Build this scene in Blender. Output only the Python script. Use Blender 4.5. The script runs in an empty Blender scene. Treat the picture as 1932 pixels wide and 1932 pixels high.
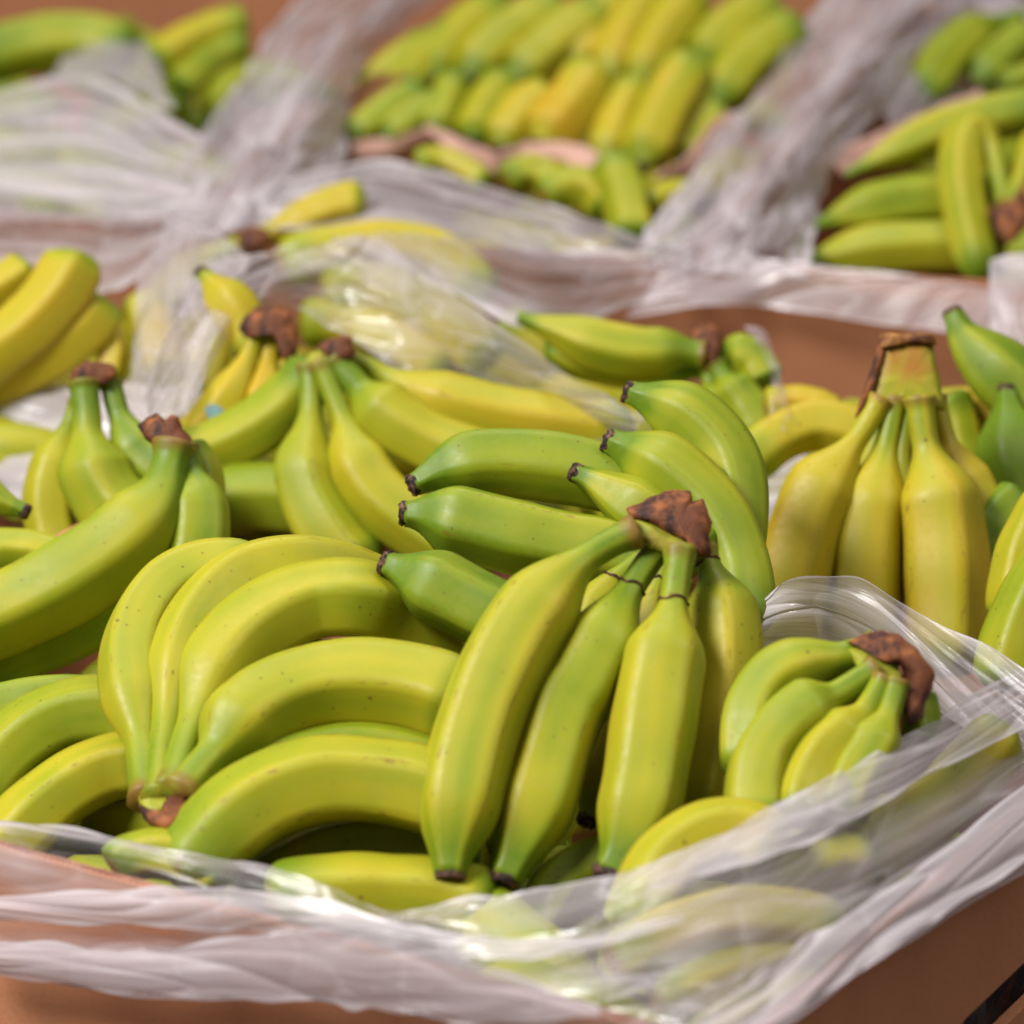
import bpy, bmesh, math, random
from mathutils import Vector, noise, geometry
random.seed(7)
S = bpy.context.scene
COL = S.collection
# ------------------------------------------------------------------ camera
F = 6500.0                     # focal length in photo units (photo = 1932 units wide)
PITCH = math.radians(19.0)
CAMZ = 0.87
cam = bpy.data.cameras.new('camera')
camo = bpy.data.objects.new('camera', cam)
COL.objects.link(camo)
camo.location = (0, 0, CAMZ)
camo.rotation_euler = (math.radians(90) - PITCH, 0, 0)
cam.sensor_fit = 'HORIZONTAL'
cam.sensor_width = 36.0
cam.lens = 36.0 * F / 1932.0
cam.clip_start = 0.05
cam.clip_end = 60
cam.dof.use_dof = True
cam.dof.focus_distance = 1.70
cam.dof.aperture_fstop = cam.lens / 1000.0 / 0.020
S.camera = camo
# ------------------------------------------------------------------ light
S.view_settings.view_transform = 'Standard'
S.view_settings.look = 'None'
S.view_settings.exposure = -0.13
S.view_settings.gamma = 1.0
W = bpy.data.worlds.new('World')
S.world = W
W.use_nodes = True
W.node_tree.nodes['Background'].inputs[0].default_value = (1.0, 0.95, 0.95, 1)
W.node_tree.nodes['Background'].inputs[1].default_value = 0.125


def lamp(name, loc, target, sx, sy, power, col=(1, 1, 1)):
    l = bpy.data.lights.new(name, 'AREA')
    l.shape = 'RECTANGLE'
    l.size = sx
    l.size_y = sy
    l.energy = power
    l.color = col
    o = bpy.data.objects.new(name, l)
    COL.objects.link(o)
    o.location = loc
    o.rotation_euler = (Vector(target) - Vector(loc)).to_track_quat('-Z', 'Y').to_euler()
    return o


lamp('ceiling_lamp', (-1.75, 0.5, 2.45), (0, 1.7, 0.2), 1.2, 0.9, 138, (1.0, 0.975, 0.96))
lamp('ceiling_lamp', (-0.3, 3.0, 3.2), (0, 2.6, 0.2), 2.6, 0.4, 48, (1.0, 0.975, 0.96))
lamp('ceiling_lamp', (1.7, 0.9, 3.0), (0.1, 1.7, 0.2), 0.5, 2.2, 34, (1.0, 0.975, 0.96))
S.cycles.max_bounces = 8
S.cycles.diffuse_bounces = 4
S.cycles.transparent_max_bounces = 20
S.cycles.use_denoising = True
S.cycles.caustics_reflective = False
S.cycles.caustics_refractive = False

# ------------------------------------------------------------------ geometry helpers
SP, CP = math.sin(PITCH), math.cos(PITCH)
RIGHT, UP, FWD = Vector((1, 0, 0)), Vector((0, SP, CP)), Vector((0, CP, -SP))
CAM = Vector((0, 0, CAMZ))
HP = CAMZ - 0.25               # camera height over the usual top of the fruit


def ray(px, py):
    return RIGHT * ((px - 966) / F) - UP * ((py - 966) / F) + FWD


def at_depth(px, py, d):
    return CAM + ray(px, py) * d


def depth_z(py, z):
    return (CAMZ - z) / (SP + (py - 966) / F * CP)


def at(px, py, z):
    return at_depth(px, py, depth_z(py, z))


def on_plane(px, py, p, n):
    r = ray(px, py)
    return CAM + r * ((p - CAM).dot(n) / r.dot(n))


def cr(p0, p1, p2, p3, t):
    return 0.5 * ((2 * p1) + (p2 - p0) * t + (2 * p0 - 5 * p1 + 4 * p2 - p3) * t * t
                  + (3 * p1 - p0 - 3 * p2 + p3) * t * t * t)


def spline(P, t):
    n = len(P) - 1
    x = min(max(t, 0), 1) * n
    i = min(int(x), n - 1)
    f = x - i
    a = P[i - 1] if i > 0 else 2 * P[0] - P[1]
    d = P[i + 2] if i + 2 <= n else 2 * P[n] - P[n - 1]
    return cr(a, P[i], P[i + 1], d, f)


def even(P, m):
    """m+1 points evenly spaced along the spline through P"""
    k = 40 * (len(P) - 1)
    Q = [spline(P, i / k) for i in range(k + 1)]
    L = [0]
    for i in range(k):
        L.append(L[-1] + (Q[i + 1] - Q[i]).length)
    out = []
    j = 0
    for i in range(m + 1):
        s = L[-1] * i / m
        while j < k - 1 and L[j + 1] < s:
            j += 1
        f = (s - L[j]) / max(L[j + 1] - L[j], 1e-9)
        out.append(Q[j].lerp(Q[j + 1], min(max(f, 0), 1)))
    return out, L[-1]


def sm(a, b, x):
    t = min(max((x - a) / (b - a), 0), 1)
    return t * t * (3 - 2 * t)


def link(name, me, mat, parent=None):
    o = bpy.data.objects.new(name, me)
    COL.objects.link(o)
    if mat is not None:
        me.materials.append(mat)
    if parent is not None:
        o.parent = parent
    return o


def smooth(me):
    me.polygons.foreach_set('use_smooth', [True] * len(me.polygons))


def root_at(loc):
    return Vector(loc)


def thing(name, loc, label, cat, group=None):
    o = bpy.data.objects.new(name, None)
    COL.objects.link(o)
    o.location = loc
    o.empty_display_size = 0.02
    o['label'] = label
    o['category'] = cat
    if group:
        o['group'] = group
    return o


# ------------------------------------------------------------------ materials
class NT:
    def __init__(s, name):
        s.m = bpy.data.materials.new(name)
        s.m.use_nodes = True
        s.t = s.m.node_tree
        s.t.nodes.clear()
        s.out = s.n('ShaderNodeOutputMaterial')

    def n(s, typ, **k):
        x = s.t.nodes.new(typ)
        for a, b in k.items():
            setattr(x, a, b)
        return x

    def l(s, a, b):
        s.t.links.new(a, b)

    def put(s, v, sock):
        if hasattr(v, 'links'):
            s.l(v, sock)
        else:
            sock.default_value = v

    def math(s, op, a, b=0.0, clamp=False):
        x = s.n('ShaderNodeMath', operation=op, use_clamp=clamp)
        s.put(a, x.inputs[0])
        s.put(b, x.inputs[1])
        return x.outputs[0]

    def rng(s, v, a, b, c=0.0, d=1.0):
        x = s.n('ShaderNodeMapRange', interpolation_type='SMOOTHSTEP')
        s.put(v, x.inputs[0])
        for i, q in enumerate((a, b, c, d)):
            x.inputs[i + 1].default_value = q
        return x.outputs[0]

    def mix(s, f, a, b, blend='MIX'):
        x = s.n('ShaderNodeMix', data_type='RGBA', blend_type=blend)
        s.put(f, x.inputs[0])
        s.put(a, x.inputs[6])
        s.put(b, x.inputs[7])
        return x.outputs[2]

    def noise(s, vec, scale, detail=2.0, rough=0.5, w=None):
        x = s.n('ShaderNodeTexNoise', noise_dimensions='4D' if w is not None else '3D')
        if vec is not None:
            s.l(vec, x.inputs['Vector'])
        x.inputs['Scale'].default_value = scale
        x.inputs['Detail'].default_value = detail
        x.inputs['Roughness'].default_value = rough
        if w is not None:
            s.put(w, x.inputs['W'])
        return x.outputs[0]

    def mapping(s, vec, scale):
        x = s.n('ShaderNodeMapping')
        s.l(vec, x.inputs[0])
        x.inputs['Scale'].default_value = scale
        return x.outputs[0]


def mat_banana():
    k = NT('banana_skin')
    tc = k.n('ShaderNodeTexCoord')
    oi = k.n('ShaderNodeObjectInfo')
    uvs = k.n('ShaderNodeSeparateXYZ')
    k.l(tc.outputs['UV'], uvs.inputs[0])
    u, v = uvs.outputs[0], uvs.outputs[1]
    col = k.n('ShaderNodeSeparateColor')
    k.l(oi.outputs['Color'], col.inputs[0])
    w = k.math('MULTIPLY', oi.outputs['Random'], 40.0)
    n1 = k.noise(tc.outputs['Object'], 22, 2, .5, w)
    st = k.noise(k.mapping(tc.outputs['UV'], (6, .9, 1)), 1.6, 1, .4, w)
    ends = k.math('ADD', k.rng(v, .30, .08, 0, .30), k.rng(v, .84, .97, 0, .40))
    ridge = k.math('COSINE', k.math('MULTIPLY', u, 2 * math.pi * 5))
    rd = k.math('MULTIPLY', ridge, -.03)
    f = k.math('ADD', col.outputs[0], k.math('MULTIPLY', k.math('SUBTRACT', n1, .5), .58))
    f = k.math('ADD', f, k.math('MULTIPLY', k.math('SUBTRACT', st, .5), .50))
    f = k.math('ADD', f, ends)
    f = k.math('ADD', f, rd)
    f = k.math('ADD', f, .21)
    ramp = k.n('ShaderNodeValToRGB')
    k.l(f, ramp.inputs[0])
    e = ramp.color_ramp.elements
    e[0].position, e[0].color = 0.0, (.56, .33, .014, 1)
    e[1].position, e[1].color = 1.0, (.125, .215, .006, 1)
    for p, c in ((.22, (.52, .385, .018, 1)), (.5, (.42, .385, .015, 1)), (.75, (.26, .315, .010, 1))):
        x = e.new(p)
        x.color = c
    c = ramp.outputs[0]
    # fine mottling
    fm = k.noise(tc.outputs['Object'], 260, 3, .6)
    c = k.mix(k.rng(fm, .4, .75, 0, .16), c, (.34, .30, .03, 1))
    # freckles
    vo = k.n('ShaderNodeTexVoronoi', feature='F1')
    k.l(tc.outputs['Object'], vo.inputs['Vector'])
    vo.inputs['Scale'].default_value = 210
    vs = k.n('ShaderNodeSeparateColor')
    k.l(vo.outputs['Color'], vs.inputs[0])
    fk = k.math('MULTIPLY', k.rng(vo.outputs['Distance'], .20, .08, 0, 1), k.rng(vs.outputs[0], .74, .76, 0, 1))
    fk = k.math('MULTIPLY', fk, k.rng(n1, .40, .62, .1, .75))
    c = k.mix(fk, c, (.13, .07, .016, 1))
    vo2 = k.n('ShaderNodeTexVoronoi', feature='F1')
    k.l(tc.outputs['Object'], vo2.inputs['Vector'])
    vo2.inputs['Scale'].default_value = 70
    vs2 = k.n('ShaderNodeSeparateColor')
    k.l(vo2.outputs['Color'], vs2.inputs[0])
    f2 = k.math('MULTIPLY', k.rng(vo2.outputs['Distance'], .10, .05, 0, .8), k.rng(vs2.outputs[1], .83, .85, 0, 1))
    c = k.mix(f2, c, (.15, .08, .016, 1))
    # rubbed edges and bruises
    sc = k.noise(k.mapping(tc.outputs['UV'], (30, 14, 1)), 1.5, 4, .65, w)
    edge = k.math('MULTIPLY', k.rng(ridge, .90, 1.0, 0, 1), k.rng(sc, .52, .64, 0, .8))
    edge = k.math('MULTIPLY', edge, col.outputs[1])
    c = k.mix(edge, c, (.22, .085, .02, 1))
    br = k.noise(tc.outputs['Object'], 48, 4, .6, w)
    c = k.mix(k.math('MULTIPLY', k.rng(br, .70, .80, 0, .5), col.outputs[1]), c, (.26, .13, .025, 1))
    c = k.mix(k.math('MULTIPLY', k.rng(v, .055, .01, 0, .8), k.rng(k.noise(tc.outputs['Object'], 60, 3, .6, w), .35, .6, .2, 1)), c, (.24, .10, .025, 1))
    # neck grime
    nk = k.math('MULTIPLY', k.rng(v, .26, .12, 0, 1), k.rng(k.noise(tc.outputs['Object'], 130, 3, .6, w), .6, .72, 0, .55))
    c = k.mix(nk, c, (.17, .08, .02, 1))
    p = k.n('ShaderNodeBsdfPrincipled')
    k.l(c, p.inputs['Base Color'])
    p.inputs['Roughness'].default_value = .46
    k.l(k.rng(fm, .2, .8, .40, .56), p.inputs['Roughness'])
    p.inputs['Specular IOR Level'].default_value = .38
    p.inputs['Subsurface Weight'].default_value = .12
    p.inputs['Subsurface Radius'].default_value = (1, .8, .15)
    p.inputs['Subsurface Scale'].default_value = .006
    b = k.n('ShaderNodeBump')
    b.inputs['Strength'].default_value = .05
    b.inputs['Distance'].default_value = .002
    k.l(k.math('ADD', k.math('MULTIPLY', fm, .4), k.math('MULTIPLY', st, .4)), b.inputs['Height'])
    k.l(b.outputs[0], p.inputs['Normal'])
    k.l(p.outputs[0], k.out.inputs[0])
    return k.m


def mat_two(name, ca, cb, scale, lo, hi, rough=.7, bump=.5, cc=None, spec=.3, dist=.002, stretch=None):
    k = NT(name)
    tc = k.n('ShaderNodeTexCoord')
    vec = tc.outputs['Object']
    if stretch:
        vec = k.mapping(vec, stretch)
    n = k.noise(vec, scale, 5, .6)
    c = k.mix(k.rng(n, lo, hi), ca, cb)
    if cc:
        c = k.mix(k.rng(k.noise(vec, scale * .37, 3, .6), .52, .66), c, cc)
    p = k.n('ShaderNodeBsdfPrincipled')
    k.l(c, p.inputs['Base Color'])
    p.inputs['Roughness'].default_value = rough
    p.inputs['Specular IOR Level'].default_value = spec
    b = k.n('ShaderNodeBump')
    b.inputs['Strength'].default_value = bump
    b.inputs['Distance'].default_value = dist
    k.l(n, b.inputs['Height'])
    k.l(b.outputs[0], p.inputs['Normal'])
    k.l(p.outputs[0], k.out.inputs[0])
    return k.m


def mat_cardboard(name='cardboard', m=1.0):
    k = NT(name)
    tc = k.n('ShaderNodeTexCoord')
    big = k.noise(tc.outputs['Object'], 6, 3, .5)
    fib = k.noise(k.mapping(tc.outputs['Object'], (1, 1, 3.5)), 330, 4, .7)
    c = k.mix(k.rng(big, .3, .7), (.46 * m, .20 * m, .098 * m, 1), (.39 * m, .165 * m, .080 * m, 1))
    c = k.mix(k.rng(fib, .5, .75, 0, .5), c, (.28, .105, .045, 1))
    c = k.mix(k.rng(fib, .48, .2, 0, .35), c, (.62, .31, .16, 1))
    p = k.n('ShaderNodeBsdfPrincipled')
    k.l(c, p.inputs['Base Color'])
    p.inputs['Roughness'].default_value = .82
    p.inputs['Specular IOR Level'].default_value = .2
    b = k.n('ShaderNodeBump')
    b.inputs['Strength'].default_value = .25
    b.inputs['Distance'].default_value = .001
    k.l(fib, b.inputs['Height'])
    k.l(b.outputs[0], p.inputs['Normal'])
    k.l(p.outputs[0], k.out.inputs[0])
    return k.m


def mat_plastic():
    """thin milky film: object colour R = mean opacity, G = how streaky"""
    k = NT('plastic_film')
    tc = k.n('ShaderNodeTexCoord')
    oi = k.n('ShaderNodeObjectInfo')
    col = k.n('ShaderNodeSeparateColor')
    k.l(oi.outputs['Color'], col.inputs[0])
    w = k.math('MULTIPLY', oi.outputs['Random'], 30.0)
    at_ = k.n('ShaderNodeAttribute', attribute_name='crease')
    uvd = k.n('ShaderNodeVectorMath', operation='ADD')
    warp = k.n('ShaderNodeTexNoise')
    k.l(tc.outputs['UV'], warp.inputs['Vector'])
    warp.inputs['Scale'].default_value = 3.0
    wsc = k.n('ShaderNodeVectorMath', operation='SCALE')
    k.l(warp.outputs['Color'], wsc.inputs[0])
    wsc.inputs['Scale'].default_value = .07
    k.l(tc.outputs['UV'], uvd.inputs[0])
    k.l(wsc.outputs[0], uvd.inputs[1])
    uv = uvd.outputs[0]
    n1 = k.noise(k.mapping(uv, (.75, 6, 1)), 1.6, 3, .55, w)
    n2 = k.noise(k.mapping(uv, (1.3, 24, 1)), 1.5, 4, .65, w)
    lay = k.math('ADD', k.rng(k.noise(k.mapping(uv, (.9, 4.2, 1)), 1.3, 1, .4, w), .485, .515, -.11, .11), k.rng(k.noise(k.mapping(uv, (.7, 7, 1)), 1.1, 1, .4, k.math('ADD', w, 7.0)), .51, .53, -.06, .10))
    f = k.math('ADD', k.math('MULTIPLY', k.math('SUBTRACT', n1, .5), 2.2), k.math('MULTIPLY', k.math('SUBTRACT', n2, .5), 1.0))
    n3 = k.noise(k.mapping(uv, (1.6, 75, 1)), 1.3, 3, .6, w)
    f = k.math('ADD', f, k.math('MULTIPLY', k.math('SUBTRACT', n3, .5), .45))
    f = k.math('ADD', f, lay)
    f = k.math('MULTIPLY', f, col.outputs[1])
    f = k.math('ADD', f, col.outputs[0])
    f = k.math('ADD', f, k.math('MULTIPLY', at_.outputs['Fac'], .45))
    lw = k.n('ShaderNodeLayerWeight')
    lw.inputs[0].default_value = .35
    f = k.math('ADD', f, k.math('MULTIPLY', lw.outputs['Facing'], .18))
    fc = k.n('ShaderNodeClamp')
    k.l(f, fc.inputs[0])
    fc.inputs[1].default_value = .05
    fc.inputs[2].default_value = .93
    tr = k.n('ShaderNodeBsdfTransparent')
    tr.inputs[0].default_value = (.97, .96, .96, 1)
    di = k.n('ShaderNodeBsdfDiffuse')
    di.inputs[0].default_value = (.72, .65, .675, 1)
    tl = k.n('ShaderNodeBsdfTranslucent')
    tl.inputs[0].default_value = (.72, .65, .675, 1)
    m1 = k.n('ShaderNodeMixShader')
    m1.inputs[0].default_value = .25
    k.l(di.outputs[0], m1.inputs[1])
    k.l(tl.outputs[0], m1.inputs[2])
    m2 = k.n('ShaderNodeMixShader')
    k.l(fc.outputs[0], m2.inputs[0])
    k.l(tr.outputs[0], m2.inputs[1])
    k.l(m1.outputs[0], m2.inputs[2])
    gl = k.n('ShaderNodeBsdfGlossy')
    gl.inputs['Color'].default_value = (1, 1, 1, 1)
    gl.inputs['Roughness'].default_value = .25
    b = k.n('ShaderNodeBump')
    b.inputs['Strength'].default_value = .35
    b.inputs['Distance'].default_value = .004
    k.l(n2, b.inputs['Height'])
    for x in (di, gl, tl):
        k.l(b.outputs[0], x.inputs['Normal'])
    lw2 = k.n('ShaderNodeLayerWeight')
    lw2.inputs[0].default_value = .5
    k.l(b.outputs[0], lw2.inputs['Normal'])
    fz = k.math('ADD', k.math('MULTIPLY', k.math('POWER', lw2.outputs['Facing'], 5.0), .35), .05)
    m3 = k.n('ShaderNodeMixShader')
    k.l(fz, m3.inputs[0])
    k.l(m2.outputs[0], m3.inputs[1])
    k.l(gl.outputs[0], m3.inputs[2])
    k.l(m3.outputs[0], k.out.inputs[0])
    return k.m


M_BAN = mat_banana()
M_TIP = mat_two('dried_tip', (.018, .010, .009, 1), (.22, .11, .07, 1), 380, .42, .66, .62, .8)
M_CUT = mat_two('cut_stalk', (.035, .015, .014, 1), (.36, .12, .034, 1), 85, .34, .64, .68, 1.0, cc=(.13, .042, .018, 1), stretch=(1, 1, .45))
M_CUTO = mat_two('cut_stalk_orange', (.20, .075, .022, 1), (.52, .25, .05, 1), 80, .35, .65, .6, .7, cc=(.11, .04, .02, 1))
M_CUSH = mat_two('stalk_cushion', (.42, .42, .035, 1), (.26, .30, .02, 1), 70, .35, .7, .5, .4, cc=(.30, .24, .03, 1))
M_CUSHO = mat_two('stalk_cushion_orange', (.40, .36, .025, 1), (.30, .32, .02, 1), 45, .40, .6, .5, .4, cc=(.42, .19, .03, 1))
M_RING = mat_two('dry_ring', (.03, .012, .008, 1), (.13, .05, .02, 1), 300, .4, .6, .7, .5)
M_CARD = mat_cardboard('cardboard', .92)
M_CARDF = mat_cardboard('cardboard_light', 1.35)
M_PLA = mat_plastic()
M_PAPER = mat_two('kraft_divider', (.66, .40, .32, 1), (.52, .29, .22, 1), 30, .35, .7, .85, .3)
M_DARK = mat_two('dark_film', (.035, .032, .034, 1), (.09, .085, .085, 1), 40, .35, .7, .28, .6, spec=.6)
M_TABLE = mat_two('display_table', (.05, .04, .035, 1), (.08, .06, .05, 1), 12, .3, .7, .7, .2)
M_STK = mat_two('sticker_blue', (.10, .25, .36, 1), (.25, .42, .48, 1), 60, .4, .6, .4, .1)


# ------------------------------------------------------------------ fruit
NS, NR = 30, 60
POLY = []
for j in range(NS):
    a = 2 * math.pi * j / NS
    q = (a % (2 * math.pi / 5)) - math.pi / 5
    POLY.append(math.cos(math.pi / 5) / math.cos(q))
RADII = []


def banana_mesh(P, R, roll, nk, nr, full, tp, tr, poly, org, endround=False, seed=0.0):
    C, L = even(P, NR)
    tang = []
    for i in range(NR + 1):
        a = C[max(i - 1, 0)]
        b = C[min(i + 1, NR)]
        tang.append((b - a).normalized())
    mid = C[NR // 2]
    nvec = (mid - CAM)                       # seam on the side facing away from us
    nrm = (nvec - tang[0] * nvec.dot(tang[0])).normalized()
    V, UVv = [], []
    for i in range(NR + 1):
        if i:
            nrm = (nrm - tang[i] * nrm.dot(tang[i])).normalized()
        bi = tang[i].cross(nrm)
        t = i / NR
        r = nr + (1 - nr) * sm(nk, full, t)
        r *= 1 + .22 * sm(.05, 0, t) * (nk > 0.02)
        if endround:
            e = max((t - .88) / .12, 0)
            r *= max(math.sqrt(max(1 - e * e, 0)), .06)
            if nk < .01:
                e = max((.10 - t) / .10, 0)
                r = max(math.sqrt(max(1 - e * e, 0)), .06) * (r / max(nr + (1 - nr) * sm(nk, full, t), .01))
        else:
            r *= 1 - (1 - tr) * (sm(tp, 1.0, t) ** 1.35)
            if nk < .01 and nr > .45:
                e = max((.10 - t) / .10, 0)
                r = max(math.sqrt(max(1 - e * e, 0)), .06) * (r / max(nr + (1 - nr) * sm(nk, full, t), .01))
        r *= 1 + .025 * math.sin(seed * 7 + t * 9) + .012 * math.sin(seed * 3 + t * 23)
        pm = poly * (.30 + .70 * sm(nk, full + .22, t))
        for j in range(NS):
            a = 2 * math.pi * j / NS + roll
            rr = R * r * ((1 - pm) + pm * POLY[j] * 1.10)
            V.append(C[i] + nrm * (math.cos(a) * rr) + bi * (math.sin(a) * rr) - org)
    Fc = []
    for i in range(NR):
        for j in range(NS):
            k = (j + 1) % NS
            Fc.append((i * NS + j, i * NS + k, (i + 1) * NS + k, (i + 1) * NS + j))
    Fc.append(tuple(range(NS - 1, -1, -1)))
    Fc.append(tuple(NR * NS + j for j in range(NS)))
    me = bpy.data.meshes.new('banana')
    me.from_pydata(V, [], Fc)
    uv = me.uv_layers.new(name='UVMap')
    data = []
    for f in me.polygons:
        for li in f.loop_indices:
            vi = me.loops[li].vertex_index
            i, j = divmod(vi, NS)
            uu = j / NS
            if len(f.vertices) == 4 and j == 0 and any(me.loops[q].vertex_index % NS == NS - 1 for q in f.loop_indices):
                uu = 1.0
            data += [uu, i / NR]
    uv.data.foreach_set('uv', data)
    smooth(me)
    return me, C, tang, L, nrm


def tip_mesh(c, t, r, org, seed):
    """dry blossom end: a ragged little cup"""
    a = Vector((0, 0, 1)).cross(t)
    if a.length < .1:
        a = Vector((1, 0, 0)).cross(t)
    a.normalize()
    b = t.cross(a)
    rings = [(-.0030, .93), (.0000, 1.03), (.0016, 1.02), (.0027, .92), (.0029, .72), (.0014, .48), (.0006, .22)]
    n = 18
    V, Fc = [], []
    for q, (h, s) in enumerate(rings):
        for j in range(n):
            an = 2 * math.pi * j / n
            jit = 1 + .16 * noise.noise(Vector((math.cos(an) * 1.7 + seed, math.sin(an) * 1.7, q * .5)))
            hh = h + (.0016 * noise.noise(Vector((math.cos(an) * 2, math.sin(an) * 2 + seed, 3 + q))) if q > 1 else 0)
            V.append(c + t * hh + (a * math.cos(an) + b * math.sin(an)) * (r * s * jit) - org)
    for q in range(len(rings) - 1):
        for j in range(n):
            k = (j + 1) % n
            Fc.append((q * n + j, q * n + k, (q + 1) * n + k, (q + 1) * n + j))
    Fc.append(tuple((len(rings) - 1) * n + j for j in range(n)))
    me = bpy.data.meshes.new('blossom_tip')
    me.from_pydata(V, [], Fc)
    smooth(me)
    return me


def resample(poly, m):
    P = [Vector((x, y)) for x, y in poly]
    P.append(P[0])
    L = [0]
    for i in range(len(P) - 1):
        L.append(L[-1] + (P[i + 1] - P[i]).length)
    out = []
    j = 0
    for i in range(m):
        s = L[-1] * i / m
        while L[j + 1] < s:
            j += 1
        f = (s - L[j]) / max(L[j + 1] - L[j], 1e-9)
        out.append(P[j].lerp(P[j + 1], f))
    return out


def blob_mesh(name, poly, dfun, thick, org, amp=.0012, tilt=0.0, seed=0.0):
    """a lump with a traced outline and real thickness"""
    m = 56
    O = resample(poly, m)
    cx = sum(p.x for p in O) / m
    cy = sum(p.y for p in O) / m
    prof = [(-.5, .0), (-.5, .45), (-.46, .78), (-.34, .95), (-.12, 1), (.15, 1), (.36, .95), (.47, .75), (.5, .4), (.5, 0)]
    V, Fc = [], []
    for q, (h, s) in enumerate(prof):
        for p in O:
            x, y = cx + (p.x - cx) * s, cy + (p.y - cy) * s
            d = dfun(x, y) + h * thick + tilt * (y - cy) / F
            w = at_depth(x, y, d)
            nv = noise.noise_vector((w + Vector((seed, 0, 0))) * 95) + .6 * noise.noise_vector((w + Vector((seed, 5, 0))) * 260)
            V.append(w + nv * amp - org)
    for q in range(len(prof) - 1):
        for j in range(m):
            k = (j + 1) % m
            Fc.append((q * m + j, q * m + k, (q + 1) * m + k, (q + 1) * m + j))
    me = bpy.data.meshes.new(name)
    me.from_pydata(V, [], Fc)
    bm = bmesh.new()
    bm.from_mesh(me)
    bmesh.ops.remove_doubles(bm, verts=bm.verts, dist=.00005)
    bmesh.ops.recalc_face_normals(bm, faces=bm.faces)
    bm.to_mesh(me)
    bm.free()
    smooth(me)
    return me


def torus_ring(name, c, t, r, org, mat, parent, seed):
    a = t.orthogonal().normalized()
    b = t.cross(a)
    V, Fc = [], []
    n, m = 40, 6
    for i in range(n):
        an = 2 * math.pi * i / n
        e = a * math.cos(an) + b * math.sin(an)
        rr = r * (1 + .05 * noise.noise(Vector((math.cos(an) * 2 + seed, math.sin(an) * 2, 0))))
        sh = .0022 * noise.noise(Vector((math.cos(an) * 1.5, math.sin(an) * 1.5 + seed, 2)))
        for j in range(m):
            q = 2 * math.pi * j / m
            V.append(c + e * (rr + math.cos(q) * .0005) + t * (sh + math.sin(q) * .0008) - org)
    for i in range(n):
        for j in range(m):
            Fc.append((i * m + j, ((i + 1) % n) * m + j, ((i + 1) % n) * m + (j + 1) % m, i * m + (j + 1) % m))
    me = bpy.data.meshes.new(name)
    me.from_pydata(V, [], Fc)
    smooth(me)
    return link(name, me, mat, parent)


def bunch(label, ref, off, s, bananas, crown=None, cushion=None, g=.45, sx=0.0, group=None, cut=None, cush=None, extra=(), co=0.0,
          name='banana_bunch', cat='bananas', thick=.024, poly=.82, brown=.35, ws=1.0):
    """ref = anchor pixel; off = metres nearer than the usual fruit surface there; s, sx = lean of the bunch"""
    D = HP / (SP + (ref[1] - 966) / F * CP) - off

    def dep(x, y):
        return D + (s * (ref[1] - y) + sx * (x - ref[0])) * D / F

    if crown:
        cx = sum(p[0] for p in crown) / len(crown)
        cy = sum(p[1] for p in crown) / len(crown)
    else:
        cx, cy = bananas[0]['p'][len(bananas[0]['p']) // 2][:2]
    org = at_depth(cx, cy, dep(cx, cy))
    single = name == 'banana'
    root = None
    if not single:
        root = thing(name, org, label, cat, group)
    for bi, b in enumerate(bananas):
        o = b.get('o', 0.0)
        P = [at_depth(q[0], q[1], dep(q[0], q[1]) - o - (q[2] / 100.0 if len(q) > 2 else 0)) for q in b['p']]
        mp = b['p'][len(b['p']) // 2]
        dm = (P[len(P) // 2] - CAM).dot(FWD)
        R = b['w'] * .5 * dm / F * 1.06 * ws
        RADII.append((round(R * 200, 1), label[:24]))
        seed = random.random() * 10
        me, C, T, L, nn = banana_mesh(P, R, b.get('roll', random.uniform(-.6, .6)), b.get('nk', .13), b.get('nr', .36),
                                  b.get('full', .36), b.get('tp', .79), b.get('tr', .34), b.get('poly', poly), org,
                                  endround=(not b.get('tip', True)) and b.get('tr', .55) >= .5, seed=seed)
        o_ = link('banana', me, M_BAN, root)
        if single:
            o_.location = org
            o_['label'] = label
            o_['category'] = 'banana'
            if group:
                o_['group'] = group
        o_.color = (max(min(b.get('g', g) + random.uniform(-.05, .05), 1), 0), b.get('br', brown), 0, 1)
        if b.get('tip', True):
            tr = b.get('tr', .34) * R * .94
            link('blossom_tip', tip_mesh(C[-1], T[-1], tr * b.get('tk', 1), org, seed), M_TIP, o_)
        if 'st' in b:
            i0, j0 = int(b['st'] * NR), NS // 2
            SV, SF = [], []
            for q in range(7):
                for jj in range(7):
                    v = me.vertices[(i0 + q) * NS + j0 - 3 + jj].co
                    c_ = C[i0 + q] - org
                    SV.append(c_ + (v - c_) * 1.02)
            for q in range(6):
                for jj in range(6):
                    if (q in (0, 5)) and (jj in (0, 5)):
                        continue
                    a_ = q * 7 + jj
                    SF.append((a_, a_ + 1, a_ + 8, a_ + 7))
            sme = bpy.data.meshes.new('sticker')
            sme.from_pydata(SV, [], SF)
            smooth(sme)
            link('sticker', sme, M_STK, o_)
        if 'ring' in b:
            i = int(b['ring'] * NR)
            nr_ = b.get('nr', .36)
            r = R * (nr_ + (1 - nr_) * sm(b.get('nk', .13), b.get('full', .36), b['ring'])) * .985
            torus_ring('neck_ring', C[i], T[i], r, org, M_RING, o_, seed)
    if cushion:
        link('crown', blob_mesh('crown', cushion, lambda x, y: dep(x, y), thick, org, .0010, seed=cx), cush or M_CUSH, root)
    if crown:
        link('cut_end', blob_mesh('cut_end', crown, lambda x, y: dep(x, y) - .003 - co, thick * 1.08, org, .0014, seed=cy), cut or M_CUT, root)
    for ex in extra:
        link('dried_edge', blob_mesh('dried_edge', ex, lambda x, y: dep(x, y) - .004, thick * .8, org, .0012, seed=5), M_CUT, root)
    return root


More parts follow.
